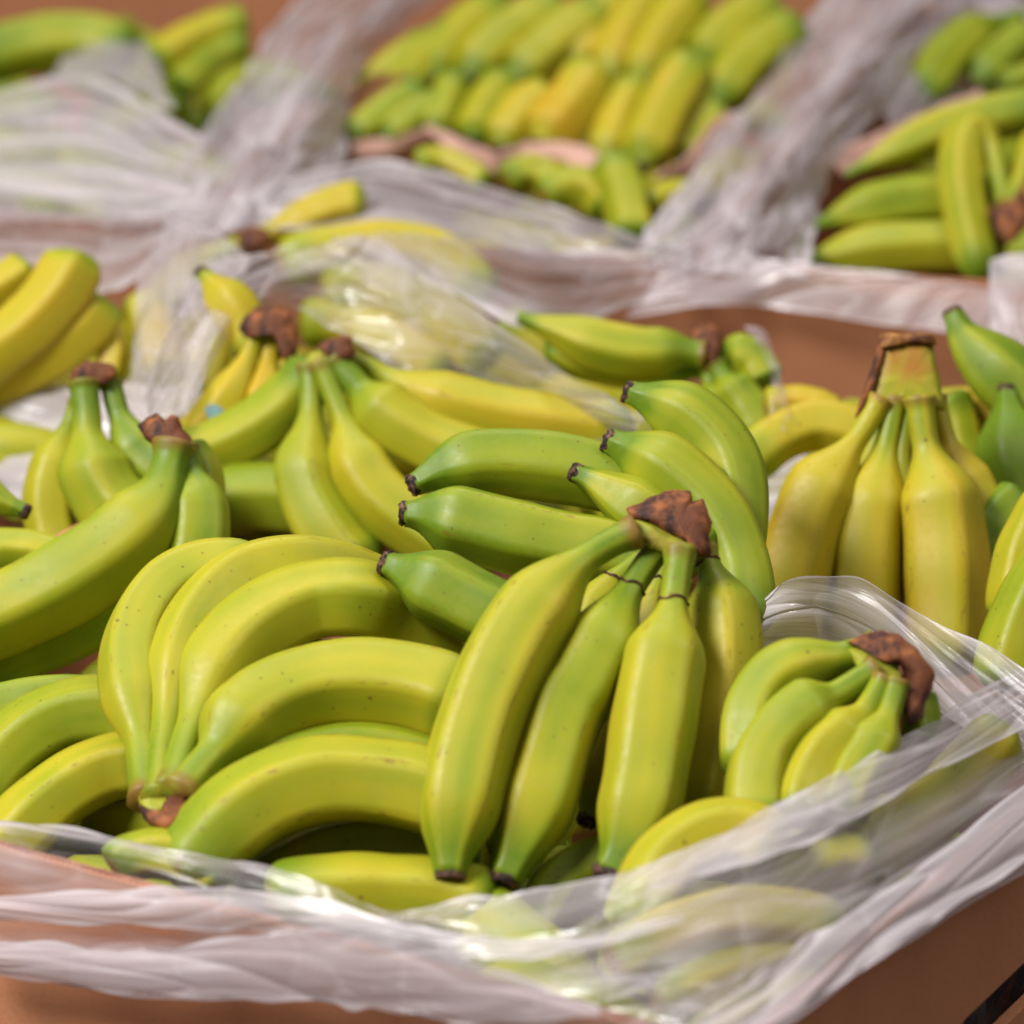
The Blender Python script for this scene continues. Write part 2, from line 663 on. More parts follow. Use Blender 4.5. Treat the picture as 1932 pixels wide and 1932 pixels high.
def B(p, w, **k):
    k['p'] = p
    k['w'] = w
    return k


# ------------------------------------------------------------------ setting: table
def quad_sheet(name, x0, x1, y0, y1, z, mat):
    me = bpy.data.meshes.new(name)
    me.from_pydata([(x0, y0, z), (x1, y0, z), (x1, y1, z), (x0, y1, z)], [], [(0, 1, 2, 3)])
    o = link(name, me, mat)
    o['kind'] = 'structure'
    return o


quad_sheet('floor', -8, 8, -3, 14, -.75, M_TABLE)
quad_sheet('display_table', -1.6, 1.6, .6, 5.2, -.004, M_TABLE)


# ------------------------------------------------------------------ cardboard boxes
def wall_mesh(p, q, z0, z1, th, org, hole=None):
    """a cardboard wall from p to q (outer face), th thick to the left of p->q"""
    d = (q - p)
    d.z = 0
    Lw = d.length
    d.normalize()
    n = Vector((-d.y, d.x, 0))
    H = z1 - z0
    m = max(int(Lw / .02), 2)
    outer = [Vector((0, 0, 0))] + [Vector((Lw, 0, 0))]
    top = [Vector((Lw * (1 - i / m), H + .0015 * noise.noise(Vector((i * .7, z1 * 9, Lw * 5))), 0)) for i in range(m + 1)]
    loops = [outer + top]
    if hole:
        a, b, r = hole               # stadium between two local points
        ax = (b - a).normalized()
        up = Vector((-ax.y, ax.x, 0))
        hp = []
        for i in range(13):
            an = math.pi / 2 + math.pi * i / 12
            hp.append(a + ax * math.cos(an) * r + up * math.sin(an) * r)
        for i in range(13):
            an = -math.pi / 2 + math.pi * i / 12
            hp.append(b + ax * math.cos(an) * r + up * math.sin(an) * r)
        loops.append(hp)
    flat = [v for lo in loops for v in lo]
    tris = geometry.tessellate_polygon(loops)

    def wp(v, t):
        return Vector((p.x, p.y, z0)) + d * v.x + Vector((0, 0, v.y)) + n * t - org
    V = [wp(v, 0) for v in flat] + [wp(v, th) for v in flat]
    k = len(flat)
    Fc = [tuple(t) for t in tris] + [tuple(i + k for i in reversed(t)) for t in tris]
    s = 0
    for lo in loops:
        for i in range(len(lo)):
            j = (i + 1) % len(lo)
            Fc.append((s + i, s + j, s + j + k, s + i + k))
        s += len(lo)
    me = bpy.data.meshes.new('wall')
    me.from_pydata(V, [], Fc)
    bm = bmesh.new()
    bm.from_mesh(me)
    bmesh.ops.recalc_face_normals(bm, faces=bm.faces)
    bm.to_mesh(me)
    bm.free()
    return me


def box(label, c0, dx, dy, lx, ly, z1, group='cardboard banana boxes', hole=None, z0=0.0, zf=None, zb=None, mat=None):
    mat = mat or M_CARD
    """c0 near corner, dx/dy unit vectors along its two near walls"""
    org = c0 + dx * (lx / 2) + dy * (ly / 2)
    org = Vector((org.x, org.y, z0))
    r = thing('cardboard_box', org, label, 'cardboard box', group)
    A, Bp, Cc, Dd = c0, c0 + dx * lx, c0 + dx * lx + dy * ly, c0 + dy * ly
    th = .006
    e = .0065
    # front wall A->B, right wall B->C, back C->D, left D->A (thickness inwards = left side of travel)
    link('front_wall', wall_mesh(A, Bp, z0, zf or z1, th, org), mat, r)
    link('side_wall', wall_mesh(Bp + dy * e, Cc - dy * e, z0, z1 - .001, th, org, hole), mat, r)
    link('back_wall', wall_mesh(Cc, Dd, z0, zb or z1, th, org), mat, r)
    link('side_wall', wall_mesh(Dd - dy * e, A + dy * e, z0, z1 - .001, th, org), mat, r)
    me = bpy.data.meshes.new('bottom')
    i = .008
    V = [A + dx * i + dy * i, Bp - dx * i + dy * i, Cc - dx * i - dy * i, Dd + dx * i - dy * i]
    V = [Vector((v.x, v.y, z0 + .004)) - org for v in V]
    me.from_pydata(V, [], [(0, 1, 2, 3)])
    link('bottom', me, mat, r)
    return r


RZ = .225
PC = at(1392, 1988, RZ)                      # near corner of the front box
PL = at(0, 1600, RZ)
dl = (PL - PC)
dl.z = 0
dl.normalize()                               # direction of the left wall, going away
dr = Vector((-dl.y, dl.x, 0)) * -1           # right wall, going away to the right
LX, LY = .62, .44
c0 = PC + dl * LX                            # left end of the front wall
NR_ = Vector((dl.x, dl.y, 0)) * -1           # outward normal of the right wall
hA = on_plane(1822, 1950, PC, NR_)
hB = on_plane(2000, 1795, PC, NR_)


def loc_r(p):
    return Vector(((p - (PC + dr * .0065)).dot(dr), p.z, 0))


ha, hb = loc_r(hA), loc_r(hB)
hb.y = ha.y = (ha.y + hb.y) / 2 - .002
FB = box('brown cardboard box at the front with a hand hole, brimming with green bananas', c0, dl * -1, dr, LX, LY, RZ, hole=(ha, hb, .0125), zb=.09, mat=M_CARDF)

def flute_edge(p, q, z, parent):
    d = q - p
    d.z = 0
    L = d.length
    d.normalize()
    n = Vector((-d.y, d.x, 0))
    m = int(L / .0034) * 2
    V, Fc = [], []
    org = Vector(parent.location)
    for i in range(m + 1):
        c = Vector((p.x, p.y, z)) + d * (L * i / m) + n * (.0012 if i % 2 else .0048)
        h = .0012 * (noise.noise(Vector((i * .21, z, L))))
        for t_, zz in ((-.0004, -.002), (-.0004, .0011 + h), (.0004, .0011 + h), (.0004, -.002)):
            V.append(c + n * t_ + Vector((0, 0, zz)) - org)
    for i in range(m):
        for k in range(3):
            a = i * 4 + k
            Fc.append((a, a + 1, a + 5, a + 4))
    me = bpy.data.meshes.new('corrugated_edge')
    me.from_pydata(V, [], Fc)
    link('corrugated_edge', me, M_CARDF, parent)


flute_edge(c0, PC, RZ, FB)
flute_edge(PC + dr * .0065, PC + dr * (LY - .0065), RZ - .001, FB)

# dark film behind the hand hole
mid = (hA + hB) / 2
bm = bmesh.new()
N1, N2 = 22, 10
vs = []
for i in range(N1 + 1):
    for j in range(N2 + 1):
        p = hA.lerp(hB, (i / N1) * 1.9 - .45)
        z = mid.z + (j / N2 - .5) * .075
        q = Vector((p.x, p.y, z)) - NR_ * .016
        q += NR_ * (.011 * abs(noise.noise(Vector((i * .33, j * .4, 1)))) - .003)
        vs.append(bm.verts.new(q - mid))
for i in range(N1):
    for j in range(N2):
        a = i * (N2 + 1) + j
        bm.faces.new((vs[a], vs[a + 1], vs[a + N2 + 2], vs[a + N2 + 1]))
me = bpy.data.meshes.new('dark_bag')
bm.to_mesh(me)
bm.free()
o = link('dark_bag', me, M_DARK)
o.location = mid
o['label'] = 'dark grey crumpled film showing through the hand hole of the front box'
o['category'] = 'plastic film'
sd = o.modifiers.new('thickness', 'SOLIDIFY')
sd.thickness = .0006

# boxes of the second and third row
WZ = .245
a_ = at(-420, 392, WZ)
b_ = at(1850, 548, WZ)
d2 = (b_ - a_)
d2.z = 0
d2.normalize()
n2 = Vector((-d2.y, d2.x, 0))                # away from us
mid2 = at(900, 470, WZ)
mid2 = Vector((mid2.x, mid2.y, 0))


def pt2(along, away):
    return mid2 + d2 * along + n2 * away


def along_of(px, py, z=WZ):
    p = at(px, py, z) - mid2
    return p.dot(d2), p.dot(n2)


box('long cardboard box in the middle row with an inner back wall of bare brown board', pt2(-.72, -.52), d2, n2, 1.42, .518, .238, zf=.15)
aL, _ = along_of(330, 420)
aR, _ = along_of(1290, 490)
box('cardboard box at the far left with clouded film over its fruit', pt2(aL - .62, .004), d2, n2, .612, 1.05, WZ)
box('far middle cardboard box holding two rows of small bananas', pt2(aL + .004, .004), d2, n2, aR - aL - .008, 1.05, WZ)
box('far right cardboard box with its long green bananas lying above the rim', pt2(aR + .004, .004), d2, n2, .60, 1.05, WZ)

# ------------------------------------------------------------------ fruit in the front box
bunch('five-finger bunch standing in the centre front with a torn brown crown on top', (1180, 1400), .04, .45, [
    B([(1200, 1002), (1150, 1025), (1100, 1058), (1045, 1110), (985, 1190), (932, 1293), (893, 1400), (867, 1515), (853, 1600), (849, 1652)], 158, o=.012, g=.34, br=.8, tr=.36, nk=.12, full=.32, roll=.35),
    B([(1250, 1022), (1222, 1062), (1192, 1108), (1160, 1165), (1128, 1230), (1095, 1293), (1063, 1346), (1018, 1495), (992, 1566), (965, 1630), (951, 1660)], 142, o=0, g=.42, br=.6, ring=.16, tr=.42, nk=.14, full=.34, tp=.74, roll=.1),
    B([(1283, 1035), (1278, 1080), (1270, 1140), (1258, 1215), (1244, 1293), (1228, 1400), (1208, 1515), (1180, 1600), (1150, 1652)], 152, o=.012, g=.40, br=.5, ring=.17, tr=.44, nk=.16, full=.34, tp=.74, roll=.0),
    B([(1325, 1035), (1338, 1070), (1354, 1120), (1366, 1200), (1366, 1300), (1352, 1400), (1332, 1510), (1308, 1600)], 128, o=-.018, g=.22, br=.7, ring=.06, nk=.06, full=.22, roll=.4),
    B([(1262, 1040), (1240, 1100), (1215, 1200), (1180, 1320), (1145, 1440), (1109, 1546)], 104, o=-.042, g=.22, br=.9, tr=.42, nk=.12, ring=.12),
    B([(1235, 1040), (1195, 1065), (1155, 1105), (1115, 1180), (1070, 1300), (1040, 1420)], 98, o=-.045, g=.35, ring=.22),
], crown=[(1184, 962), (1205, 950), (1230, 938), (1252, 928), (1275, 926), (1302, 927), (1305, 945), (1326, 941), (1336, 965), (1340, 988), (1334, 1010), (1346, 1045), (1328, 1052), (1310, 1048), (1303, 1028), (1285, 1020), (1262, 1012), (1238, 990), (1212, 978), (1192, 976)],
    cushion=[(1188, 972), (1215, 975), (1262, 1000), (1305, 1020), (1300, 1046), (1262, 1046), (1225, 1036), (1200, 1014)])

bunch('yellow four-finger bunch curling over on the left with its crown pointing down', (500, 1250), .06, .9, [
    B([(277, 1510), (271, 1450), (264, 1390), (252, 1325), (248, 1240), (268, 1170), (315, 1110), (380, 1078), (450, 1075), (520, 1090)], 114, o=.004, g=.30, nk=.17, nr=.50, full=.34, tip=False, roll=.1),
    B([(300, 1508), (303, 1440), (312, 1375), (322, 1310), (336, 1240), (362, 1180), (410, 1120), (470, 1080), (550, 1062), (630, 1070, -1), (715, 1105, -3), (800, 1165, -6)], 112, o=.010, g=.32, nk=.17, nr=.46, full=.33, tip=False, br=.6),
    B([(320, 1500), (338, 1445), (356, 1392), (376, 1335), (404, 1272), (448, 1217), (515, 1168), (590, 1138), (670, 1133), (740, 1158, -2), (810, 1205, -4), (870, 1255, -6), (930, 1320, -8)], 142, o=.012, g=.38, nk=.16, nr=.42, full=.31, tip=False),
    B([(338, 1500), (372, 1458), (408, 1418), (446, 1372), (492, 1335), (560, 1304), (640, 1288), (730, 1290), (820, 1308), (910, 1345)], 152, o=.026, g=.32, nk=.14, nr=.42, full=.29, tip=False, br=.7),
    B([(420, 1330), (520, 1265), (620, 1248), (720, 1262), (800, 1300)], 90, o=-.015, g=.35, tip=False),
], crown=[(263, 1518), (285, 1530), (305, 1540), (308, 1520), (322, 1500), (352, 1500), (357, 1512), (352, 1538), (330, 1566), (315, 1570), (292, 1562), (274, 1545)],
    cushion=[(255, 1478), (300, 1490), (345, 1478), (352, 1500), (320, 1530), (290, 1540), (268, 1530), (258, 1505)], brown=.5, co=.016)

bunch('pair of green bananas arching under the yellow bunch, just above the front film', (620, 1480), -.015, .5, [
    B([(335, 1672), (365, 1628), (420, 1566), (500, 1508), (600, 1474), (700, 1474), (800, 1492), (890, 1530)], 155, o=.016, g=.38, nk=.0, nr=.5, full=.15, tip=False, br=1.0, roll=.25),
    B([(400, 1520), (500, 1455), (620, 1424), (730, 1422), (830, 1450), (900, 1480)], 112, o=-.012, g=.62, nk=0, nr=.62, full=.2, tip=False),
    B([(470, 1710), (510, 1668), (600, 1622), (710, 1602), (830, 1612), (900, 1640)], 124, o=-.03, g=.5, nk=0, nr=.62, full=.2, tip=False),
])
bunch('single yellow-green banana lying lowest beside the front film', (640, 1690), -.09, .5, [
    B([(500, 1704), (550, 1692), (620, 1686), (720, 1684), (830, 1692), (940, 1722)], 132, g=.40, nk=0, nr=.62, full=.2, tip=False, br=.5)], name='banana')
bunch('short stub of yellow banana glimpsed below the brown crown at left', (250, 1610), -.05, .4, [
    B([(212, 1645), (245, 1620), (300, 1610), (360, 1625), (430, 1655)], 92, g=.40, nk=0, nr=.62, full=.2, tip=False, br=.5)], name='banana')

bunch('three green bananas arching up from the left edge above the film', (120, 1400), -.045, .5, [
    B([(-110, 1400), (-30, 1345), (70, 1322), (150, 1322), (240, 1345)], 98, o=-.020, g=.55, nk=0, nr=.62, full=.2, tip=False),
    B([(-90, 1560), (-30, 1470), (40, 1398), (110, 1358), (180, 1344), (250, 1352), (320, 1370)], 126, o=.004, g=.46, nk=0, nr=.62, full=.2, tip=False, roll=.2, br=.5),
    B([(-60, 1690), (0, 1610), (60, 1546), (130, 1488), (205, 1452), (290, 1438)], 124, o=.012, g=.36, nk=0, nr=.62, full=.2, tip=False, roll=.2, br=.6),
])

bunch('green bunch at left with a notched dark stalk and one long finger leaving the picture', (250, 1000), .015, .35, [
    B([(328, 838), (318, 885), (298, 945), (245, 1008), (160, 1072), (70, 1124), (-30, 1168), (-130, 1200)], 150, o=.012, g=.46, nk=.05, nr=.44, full=.30, tip=False, roll=.3, poly=.7),
    B([(346, 845), (356, 895), (370, 950), (372, 1010), (360, 1080), (345, 1150)], 122, o=.002, g=.56, nk=.10, nr=.42, full=.42, tip=False),
    B([(352, 840), (378, 880), (388, 930), (380, 985)], 66, o=-.03, g=.5, nk=0, tip=False),
    B([(-90, 1300), (30, 1232), (130, 1190), (240, 1120), (320, 1050)], 112, o=-.022, g=.6, tip=False, tr=.55, nk=0, nr=.62),
], crown=[(260, 802), (280, 786), (298, 777), (312, 792), (322, 783), (336, 784), (345, 808), (358, 826), (370, 852), (352, 862), (330, 860), (300, 848), (275, 828)])

bunch('fan of six dark green fingers with their blossom ends toward the left, in the middle', (1080, 980), .13, .40, [
    B([(1400, 960), (1290, 925), (1170, 905), (1080, 885), (990, 873), (900, 873), (830, 890), (781, 914)], 122, o=-.012, g=0.57, nk=0, nr=.62, full=.2, tr=.36, tp=.80, roll=.5, poly=.7),
    B([(1300, 1100), (1230, 1065), (1140, 1040), (1060, 1026), (980, 1010), (900, 990), (820, 972), (764, 968)], 132, o=.004, g=0.59, nk=0, nr=.62, full=.2, tr=.36, tp=.80, roll=.2, poly=.75, br=.6),
    B([(1150, 1260), (1070, 1218), (1000, 1190), (930, 1160), (860, 1125), (790, 1090), (729, 1063)], 130, o=.115, g=0.65, nk=0, nr=.62, full=.2, tr=.36, tp=.76, roll=.0, poly=.75, br=.6),
    B([(1340, 1060), (1270, 1005), (1215, 965), (1160, 932), (1120, 908), (1086, 892)], 112, o=.012, g=0.53, nk=0, nr=.62, full=.2, tr=.33, tp=.45),
    B([(1395, 1200), (1396, 1110), (1375, 1030), (1330, 958), (1268, 900), (1205, 860), (1150, 833)], 128, o=.006, g=0.51, nk=0, nr=.62, full=.2, tr=.36, tp=.76, roll=.5, poly=.7),
    B([(1360, 1110), (1384, 1020), (1386, 935), (1362, 858), (1310, 800), (1248, 765), (1187, 741)], 120, o=-.016, g=0.53, nk=0, nr=.62, full=.2, tr=.36, tp=.76, roll=.5, poly=.7),
])

bunch('yellow-green bunch spreading from a rusty crown, left of the middle in the second tier', (640, 800), .02, .30, [
    B([(600, 682), (560, 745), (485, 808), (400, 850), (310, 885)], 104, o=-.024, g=.52, nk=.0, nr=.4, full=.25, tip=False, poly=.7),
    B([(583, 690), (587, 750), (583, 815), (576, 880), (592, 950), (640, 1030), (700, 1090)], 122, o=.004, g=.42, nk=.18, nr=.34, full=.48, tip=False, br=.9),
    B([(602, 685), (628, 745), (650, 800), (668, 860), (710, 930), (775, 985), (860, 1040), (930, 1080)], 116, o=.010, g=.36, nk=.20, nr=.34, full=.42, tip=False),
    B([(628, 680), (664, 718), (705, 762), (760, 808), (830, 846), (920, 880), (1000, 905)], 112, o=.006, g=.40, nk=.16, nr=.44, full=.30, tip=False, roll=.4, poly=.7),
    B([(652, 672), (700, 695), (750, 722), (820, 752), (910, 777), (1010, 795), (1110, 808), (1200, 818)], 104, o=-.012, g=.24, nk=.13, nr=.36, full=.36, tip=False, roll=.4, poly=.7, br=.8),
], crown=[(598, 655), (612, 645), (628, 637), (646, 634), (662, 637), (666, 650), (673, 664), (662, 678), (640, 682), (618, 674)],
    cushion=[(572, 690), (585, 668), (605, 658), (650, 675), (664, 676), (650, 692), (620, 704), (585, 716)])
bunch('green banana tucked between the left bunch and the rusty-crowned bunch', (470, 950), -.13, .3, [
    B([(340, 975), (430, 948), (510, 942), (600, 955), (680, 985)], 124, g=.58, tip=False, tr=.55, nk=0, nr=.62, full=.2, roll=.4, poly=.7)], name='banana')

bunch('green bunch behind at left with a flat brown crown and tall bent necks', (190, 850), .015, .25, [
    B([(158, 722), (163, 780), (168, 845), (182, 905), (220, 965), (280, 1015)], 132, o=.01, g=.52, nk=.26, nr=.40, full=.52, tip=False),
    B([(208, 722), (226, 785), (258, 845), (310, 890), (380, 915)], 94, o=.0, g=.56, nk=.2, nr=.42, full=.5, tip=False),
    B([(148, 760), (110, 870), (95, 950), (110, 1040), (150, 1100)], 96, o=-.012, g=.26, nk=.1, tip=False),
], crown=[(130, 716), (140, 696), (165, 682), (190, 684), (216, 690), (222, 706), (205, 725), (168, 724), (136, 728)])
bunch('banana at the left edge pointing its dark blossom end to the right', (20, 950), .03, .3, [
    B([(-120, 880), (-60, 918), (0, 946), (46, 964)], 96, g=.45, tr=.30, tp=.3, nk=0)], name='banana')
bunch('yellow-green finger low at the left edge behind the long green banana', (20, 1040), -.03, .3, [
    B([(-90, 1062), (-20, 1042), (50, 1040), (120, 1060)], 76, g=.42, tip=False, tr=.55, nk=0, tp=.6)], name='banana')

bunch('golden bunch standing upright at right under a tall orange-brown crown', (1680, 950), .02, .15, [
    B([(1662, 752), (1630, 808), (1588, 868), (1546, 930), (1515, 1010), (1494, 1090), (1480, 1180), (1475, 1260)], 138, o=.008, g=.10, nk=.16, nr=.30, full=.38, tip=False, br=.6, roll=.3, poly=.65),
    B([(1692, 750), (1680, 808), (1667, 868), (1650, 940), (1636, 1020), (1630, 1100), (1628, 1180), (1630, 1260)], 130, o=.004, g=.20, nk=.17, nr=.32, full=.42, tip=False, roll=.1, poly=.6),
    B([(1734, 750), (1741, 810), (1752, 865), (1770, 940), (1781, 1040), (1784, 1130), (1782, 1210), (1775, 1280)], 152, o=.012, g=.12, nk=.16, nr=.33, full=.38, tip=False, br=.9, roll=.2, poly=.65),
    B([(1766, 748), (1784, 820), (1808, 890), (1836, 970), (1848, 1060), (1850, 1150)], 108, o=-.02, g=.04, nk=.2, nr=.32, full=.42, tip=False),
    B([(1676, 755), (1646, 850), (1608, 930), (1590, 1040), (1585, 1140)], 92, o=-.045, g=.45, nk=.25, full=.55, tip=False),
    B([(1714, 755), (1706, 850), (1700, 930), (1700, 1040), (1700, 1140)], 100, o=-.045, g=.5, nk=.25, full=.6, tip=False),
], crown=[(1662, 628), (1712, 630), (1763, 631), (1766, 648), (1712, 646), (1658, 656)], extra=[[(1660, 640), (1674, 648), (1664, 690), (1650, 745), (1612, 790), (1628, 745), (1646, 695)]],
    cushion=[(1664, 640), (1700, 636), (1760, 640), (1768, 690), (1782, 750), (1783, 778), (1764, 774), (1740, 788), (1714, 772), (1692, 786), (1668, 774), (1648, 782), (1632, 768), (1648, 710)], cut=M_CUTO, cush=M_CUSHO, thick=.02)

bunch('green bunch at the upper right edge with two cut blossom ends pointing up', (1880, 780), .05, .3, [
    B([(2060, 830), (1990, 785), (1930, 742), (1870, 690), (1822, 640), (1797, 592)], 128, o=.0, g=.66, nk=0, nr=.62, tr=.30, tp=.55, poly=.7),
    B([(1990, 1010), (1945, 940), (1918, 870), (1905, 800), (1900, 737)], 136, o=.016, g=.74, nk=0, nr=.62, tr=.28, tp=.50, poly=.7),
])
bunch('two bananas at the right edge beside the golden bunch', (1910, 1100), .01, .2, [
    B([(2030, 900), (1975, 960), (1938, 1030), (1920, 1110), (1915, 1180)], 100, o=-.01, g=.28, tip=False, tr=.55, nk=0, nr=.62),
    B([(2050, 980), (1985, 1070), (1940, 1150), (1912, 1230), (1895, 1310)], 118, o=.012, g=.42, tip=False, tr=.55, nk=0, nr=.62),
])
bunch('slim green banana seen behind the golden bunch', (1815, 830), -.02, .2, [
    B([(1790, 740), (1812, 800), (1822, 870), (1820, 950)], 72, g=.52, tip=False, tr=.55, nk=0, nr=.62)], name='banana')
bunch('dark green finger in the gap right of the golden bunch', (1890, 1000), -.03, .2, [
    B([(1830, 1060), (1870, 1000), (1895, 960), (1930, 930)], 80, g=.7, tip=False, tr=.55, nk=0, nr=.62)], name='banana')

bunch('small green hand at right in the front box with a charred curved crown', (1560, 1350), .085, .45, [
    B([(1650, 1222), (1590, 1240), (1525, 1252), (1465, 1278), (1425, 1330), (1412, 1395), (1415, 1470)], 98, o=-.004, g=.46, nk=.14, nr=.50, full=.40, tip=False),
    B([(1652, 1262), (1592, 1302), (1532, 1335), (1478, 1378), (1440, 1435), (1428, 1505), (1430, 1580)], 108, o=.008, g=.44, nk=.20, nr=.40, full=.34, tip=False, roll=.4, poly=.7),
    B([(1668, 1282), (1634, 1338), (1592, 1384), (1548, 1428), (1518, 1490), (1505, 1560)], 96, o=.012, g=.40, nk=.2, nr=.40, full=.40, tip=False),
    B([(1694, 1288), (1675, 1350), (1645, 1412), (1608, 1475), (1580, 1550)], 90, o=.014, g=.40, nk=.2, nr=.44, full=.44, tip=False),
    B([(1615, 1262), (1570, 1282), (1530, 1300)], 44, o=-.012, g=.5, nk=0, tip=False),
    B([(1728, 1310), (1738, 1355), (1735, 1410)], 60, o=-.012, g=.62, nk=0, tip=False),
], crown=[(1598, 1212), (1630, 1195), (1665, 1192), (1692, 1196), (1730, 1225), (1750, 1252), (1762, 1276), (1756, 1310), (1742, 1330), (1736, 1358), (1720, 1370), (1708, 1350), (1702, 1312), (1712, 1285), (1698, 1245), (1660, 1218), (1625, 1222)],
    cushion=[(1602, 1222), (1650, 1212), (1695, 1240), (1714, 1280), (1708, 1318), (1672, 1316), (1642, 1292), (1618, 1262)], thick=.02, ws=1.12)

bunch('rounded yellow-green banana at the feet of the centre bunch, half under film', (1310, 1570), .005, .5, [
    B([(1200, 1770), (1222, 1690), (1262, 1622), (1325, 1580), (1400, 1572), (1480, 1610)], 124, g=.32, tip=False, tr=.55, nk=0, nr=.62, full=.25, br=.4)], name='banana')
bunch('green banana wedged low between the tips of the centre bunch', (1070, 1660), -.10, .5, [
    B([(980, 1800), (1030, 1710), (1075, 1652), (1140, 1625), (1200, 1640)], 104, g=.6, tip=False, tr=.55, nk=0, nr=.62, full=.3)], name='banana')
bunch('blurred yellow bananas pressed under the film near the front corner', (1400, 1780), -.062, .6, [
    B([(1150, 1830), (1260, 1765), (1380, 1730), (1500, 1735), (1600, 1760)], 118, o=.01, g=.22, tip=False, tr=.55, nk=0, nr=.62, full=.25),
    B([(1230, 1900), (1340, 1850), (1450, 1815), (1540, 1800)], 110, o=.0, g=.25, tip=False, tr=.55, nk=0, nr=.62, full=.25),
    B([(1300, 1990), (1400, 1925), (1480, 1880), (1560, 1840)], 100, o=-.004, g=.35, tip=False, tr=.55, nk=0, nr=.62, full=.25),
    B([(1590, 1640), (1680, 1580), (1770, 1510), (1850, 1430), (1900, 1370)], 122, o=-.085, g=.3, tip=False, nk=0, nr=.62, full=.25),
    B([(1400, 1715), (1480, 1655), (1570, 1615), (1660, 1610)], 120, o=-.04, g=.32, tip=False, tr=.55, nk=0, nr=.62, full=.25),
])

# ------------------------------------------------------------------ fruit in the middle row
bunch('ripe yellow bananas at the left edge in front of the film', (90, 610), .05, .3, [
    B([(-110, 740), (-30, 680), (50, 620), (110, 555), (140, 500), (150, 475)], 110, o=.01, g=.08, tip=False, nk=0, nr=.62, tr=.5, tp=.75),
    B([(-90, 750), (0, 715), (90, 670), (160, 615), (195, 560)], 104, o=-.01, g=.16, tip=False, tr=.55, nk=0, nr=.62),
    B([(-80, 590), (-20, 555), (30, 525), (60, 500)], 76, o=-.02, g=.1, tip=False, tr=.55, nk=0, nr=.62),
    B([(160, 560), (195, 610), (212, 665), (205, 720)], 56, o=-.02, g=.12, tip=False, tr=.55, nk=0, nr=.62),
])
bunch('yellow bunch inside the clear bag with a brown crown on thin necks', (500, 660), .115, .2, [
    B([(488, 610), (470, 670), (440, 730), (400, 790), (350, 850)], 78, o=.004, g=.02, st=.66, nk=.2, nr=.42, full=.6, tip=False),
    B([(512, 615), (508, 680), (500, 740), (485, 800)], 84, o=.0, g=.02, nk=.3, nr=.42, full=.75, tip=False),
    B([(540, 630), (530, 690), (545, 750), (580, 800)], 90, o=-.012, g=.05, nk=.2, nr=.4, tip=False),
], crown=[(450, 620), (462, 595), (485, 580), (515, 580), (545, 588), (560, 612), (562, 650), (552, 690), (538, 690), (530, 650), (510, 632), (488, 628), (466, 640)])
bunch('lone yellow banana tip poking up from the clear bag', (430, 560), .195, .2, [
    B([(488, 668), (464, 624), (438, 582), (410, 548), (380, 514)], 88, g=.1, nr=.62, tr=.30, tp=.50, nk=0)], name='banana')
bunch('orange-yellow banana with a dark stalk lying on the film behind the bag', (560, 430), .04, .2, [
    B([(470, 455), (510, 440), (555, 422), (605, 398), (655, 382), (692, 382)], 78, g=0, nk=.15, nr=.5, full=.5, tip=False, tr=.6, tp=.8),
    B([(462, 460), (420, 475), (350, 520), (290, 590), (240, 680), (225, 740)], 76, o=-.02, g=.15, nk=.1, nr=.5, full=.3, tip=False),
], crown=[(446, 436), (470, 426), (500, 430), (515, 450), (500, 468), (470, 474), (452, 468)])
bunch('yellow bananas lying blurred beneath the clear bag in the second tier', (760, 580), -.05, .5, [
    B([(520, 500), (620, 475), (720, 462), (820, 480), (890, 530), (915, 570)], 96, o=.0, g=.15, tip=False, tr=.55, nk=0, nr=.62),
    B([(600, 560), (700, 545), (800, 575), (880, 640), (930, 700)], 100, o=.0, g=.18, tip=False, tr=.55, nk=0, nr=.62),
    B([(560, 610), (660, 610), (760, 650), (850, 710)], 96, o=-.01, g=.12, tip=False, tr=.55, nk=0, nr=.62),
    B([(940, 610), (1020, 660), (1110, 720), (1200, 770)], 96, o=.005, g=.28, st=.5, tip=False, tr=.55, nk=0, nr=.62),
    B([(900, 680), (980, 710), (1060, 770), (1120, 820)], 90, o=-.01, g=.2, tip=False, tr=.55, nk=0, nr=.62),
    B([(260, 560), (300, 640), (310, 720), (300, 800)], 96, o=-.02, g=.1, tip=False, tr=.55, nk=0, nr=.62),
    B([(380, 600), (390, 680), (360, 760)], 90, o=-.02, g=.1, tip=False, tr=.55, nk=0, nr=.62),
])
bunch('lime bananas lying sideways with a brown crown, before the bare cardboard wall', (1240, 670), .03, .35, [
    B([(1330, 668), (1270, 662), (1200, 664), (1130, 650), (1050, 622), (978, 598)], 94, o=.01, g=.44, nk=.05, nr=.5, full=.25, tp=.5, tr=.25, tip=False),
    B([(1325, 690), (1250, 700), (1180, 690), (1100, 670), (1030, 640)], 84, o=-.006, g=.48, nk=.05, nr=.5, tip=False),
    B([(1348, 680), (1385, 670), (1420, 690), (1446, 730)], 84, o=.0, g=.55, nk=.1, nr=.42, tip=False),
    B([(1350, 690), (1378, 735), (1410, 780), (1435, 830)], 90, o=.008, g=.50, nk=.15, nr=.42, tip=False),
    B([(1338, 692), (1345, 740), (1365, 800), (1400, 850)], 84, o=.0, g=.45, nk=.2, nr=.42, tip=False),
], crown=[(1303, 622), (1325, 610), (1348, 612), (1362, 632), (1362, 660), (1350, 690), (1326, 694), (1308, 660)])
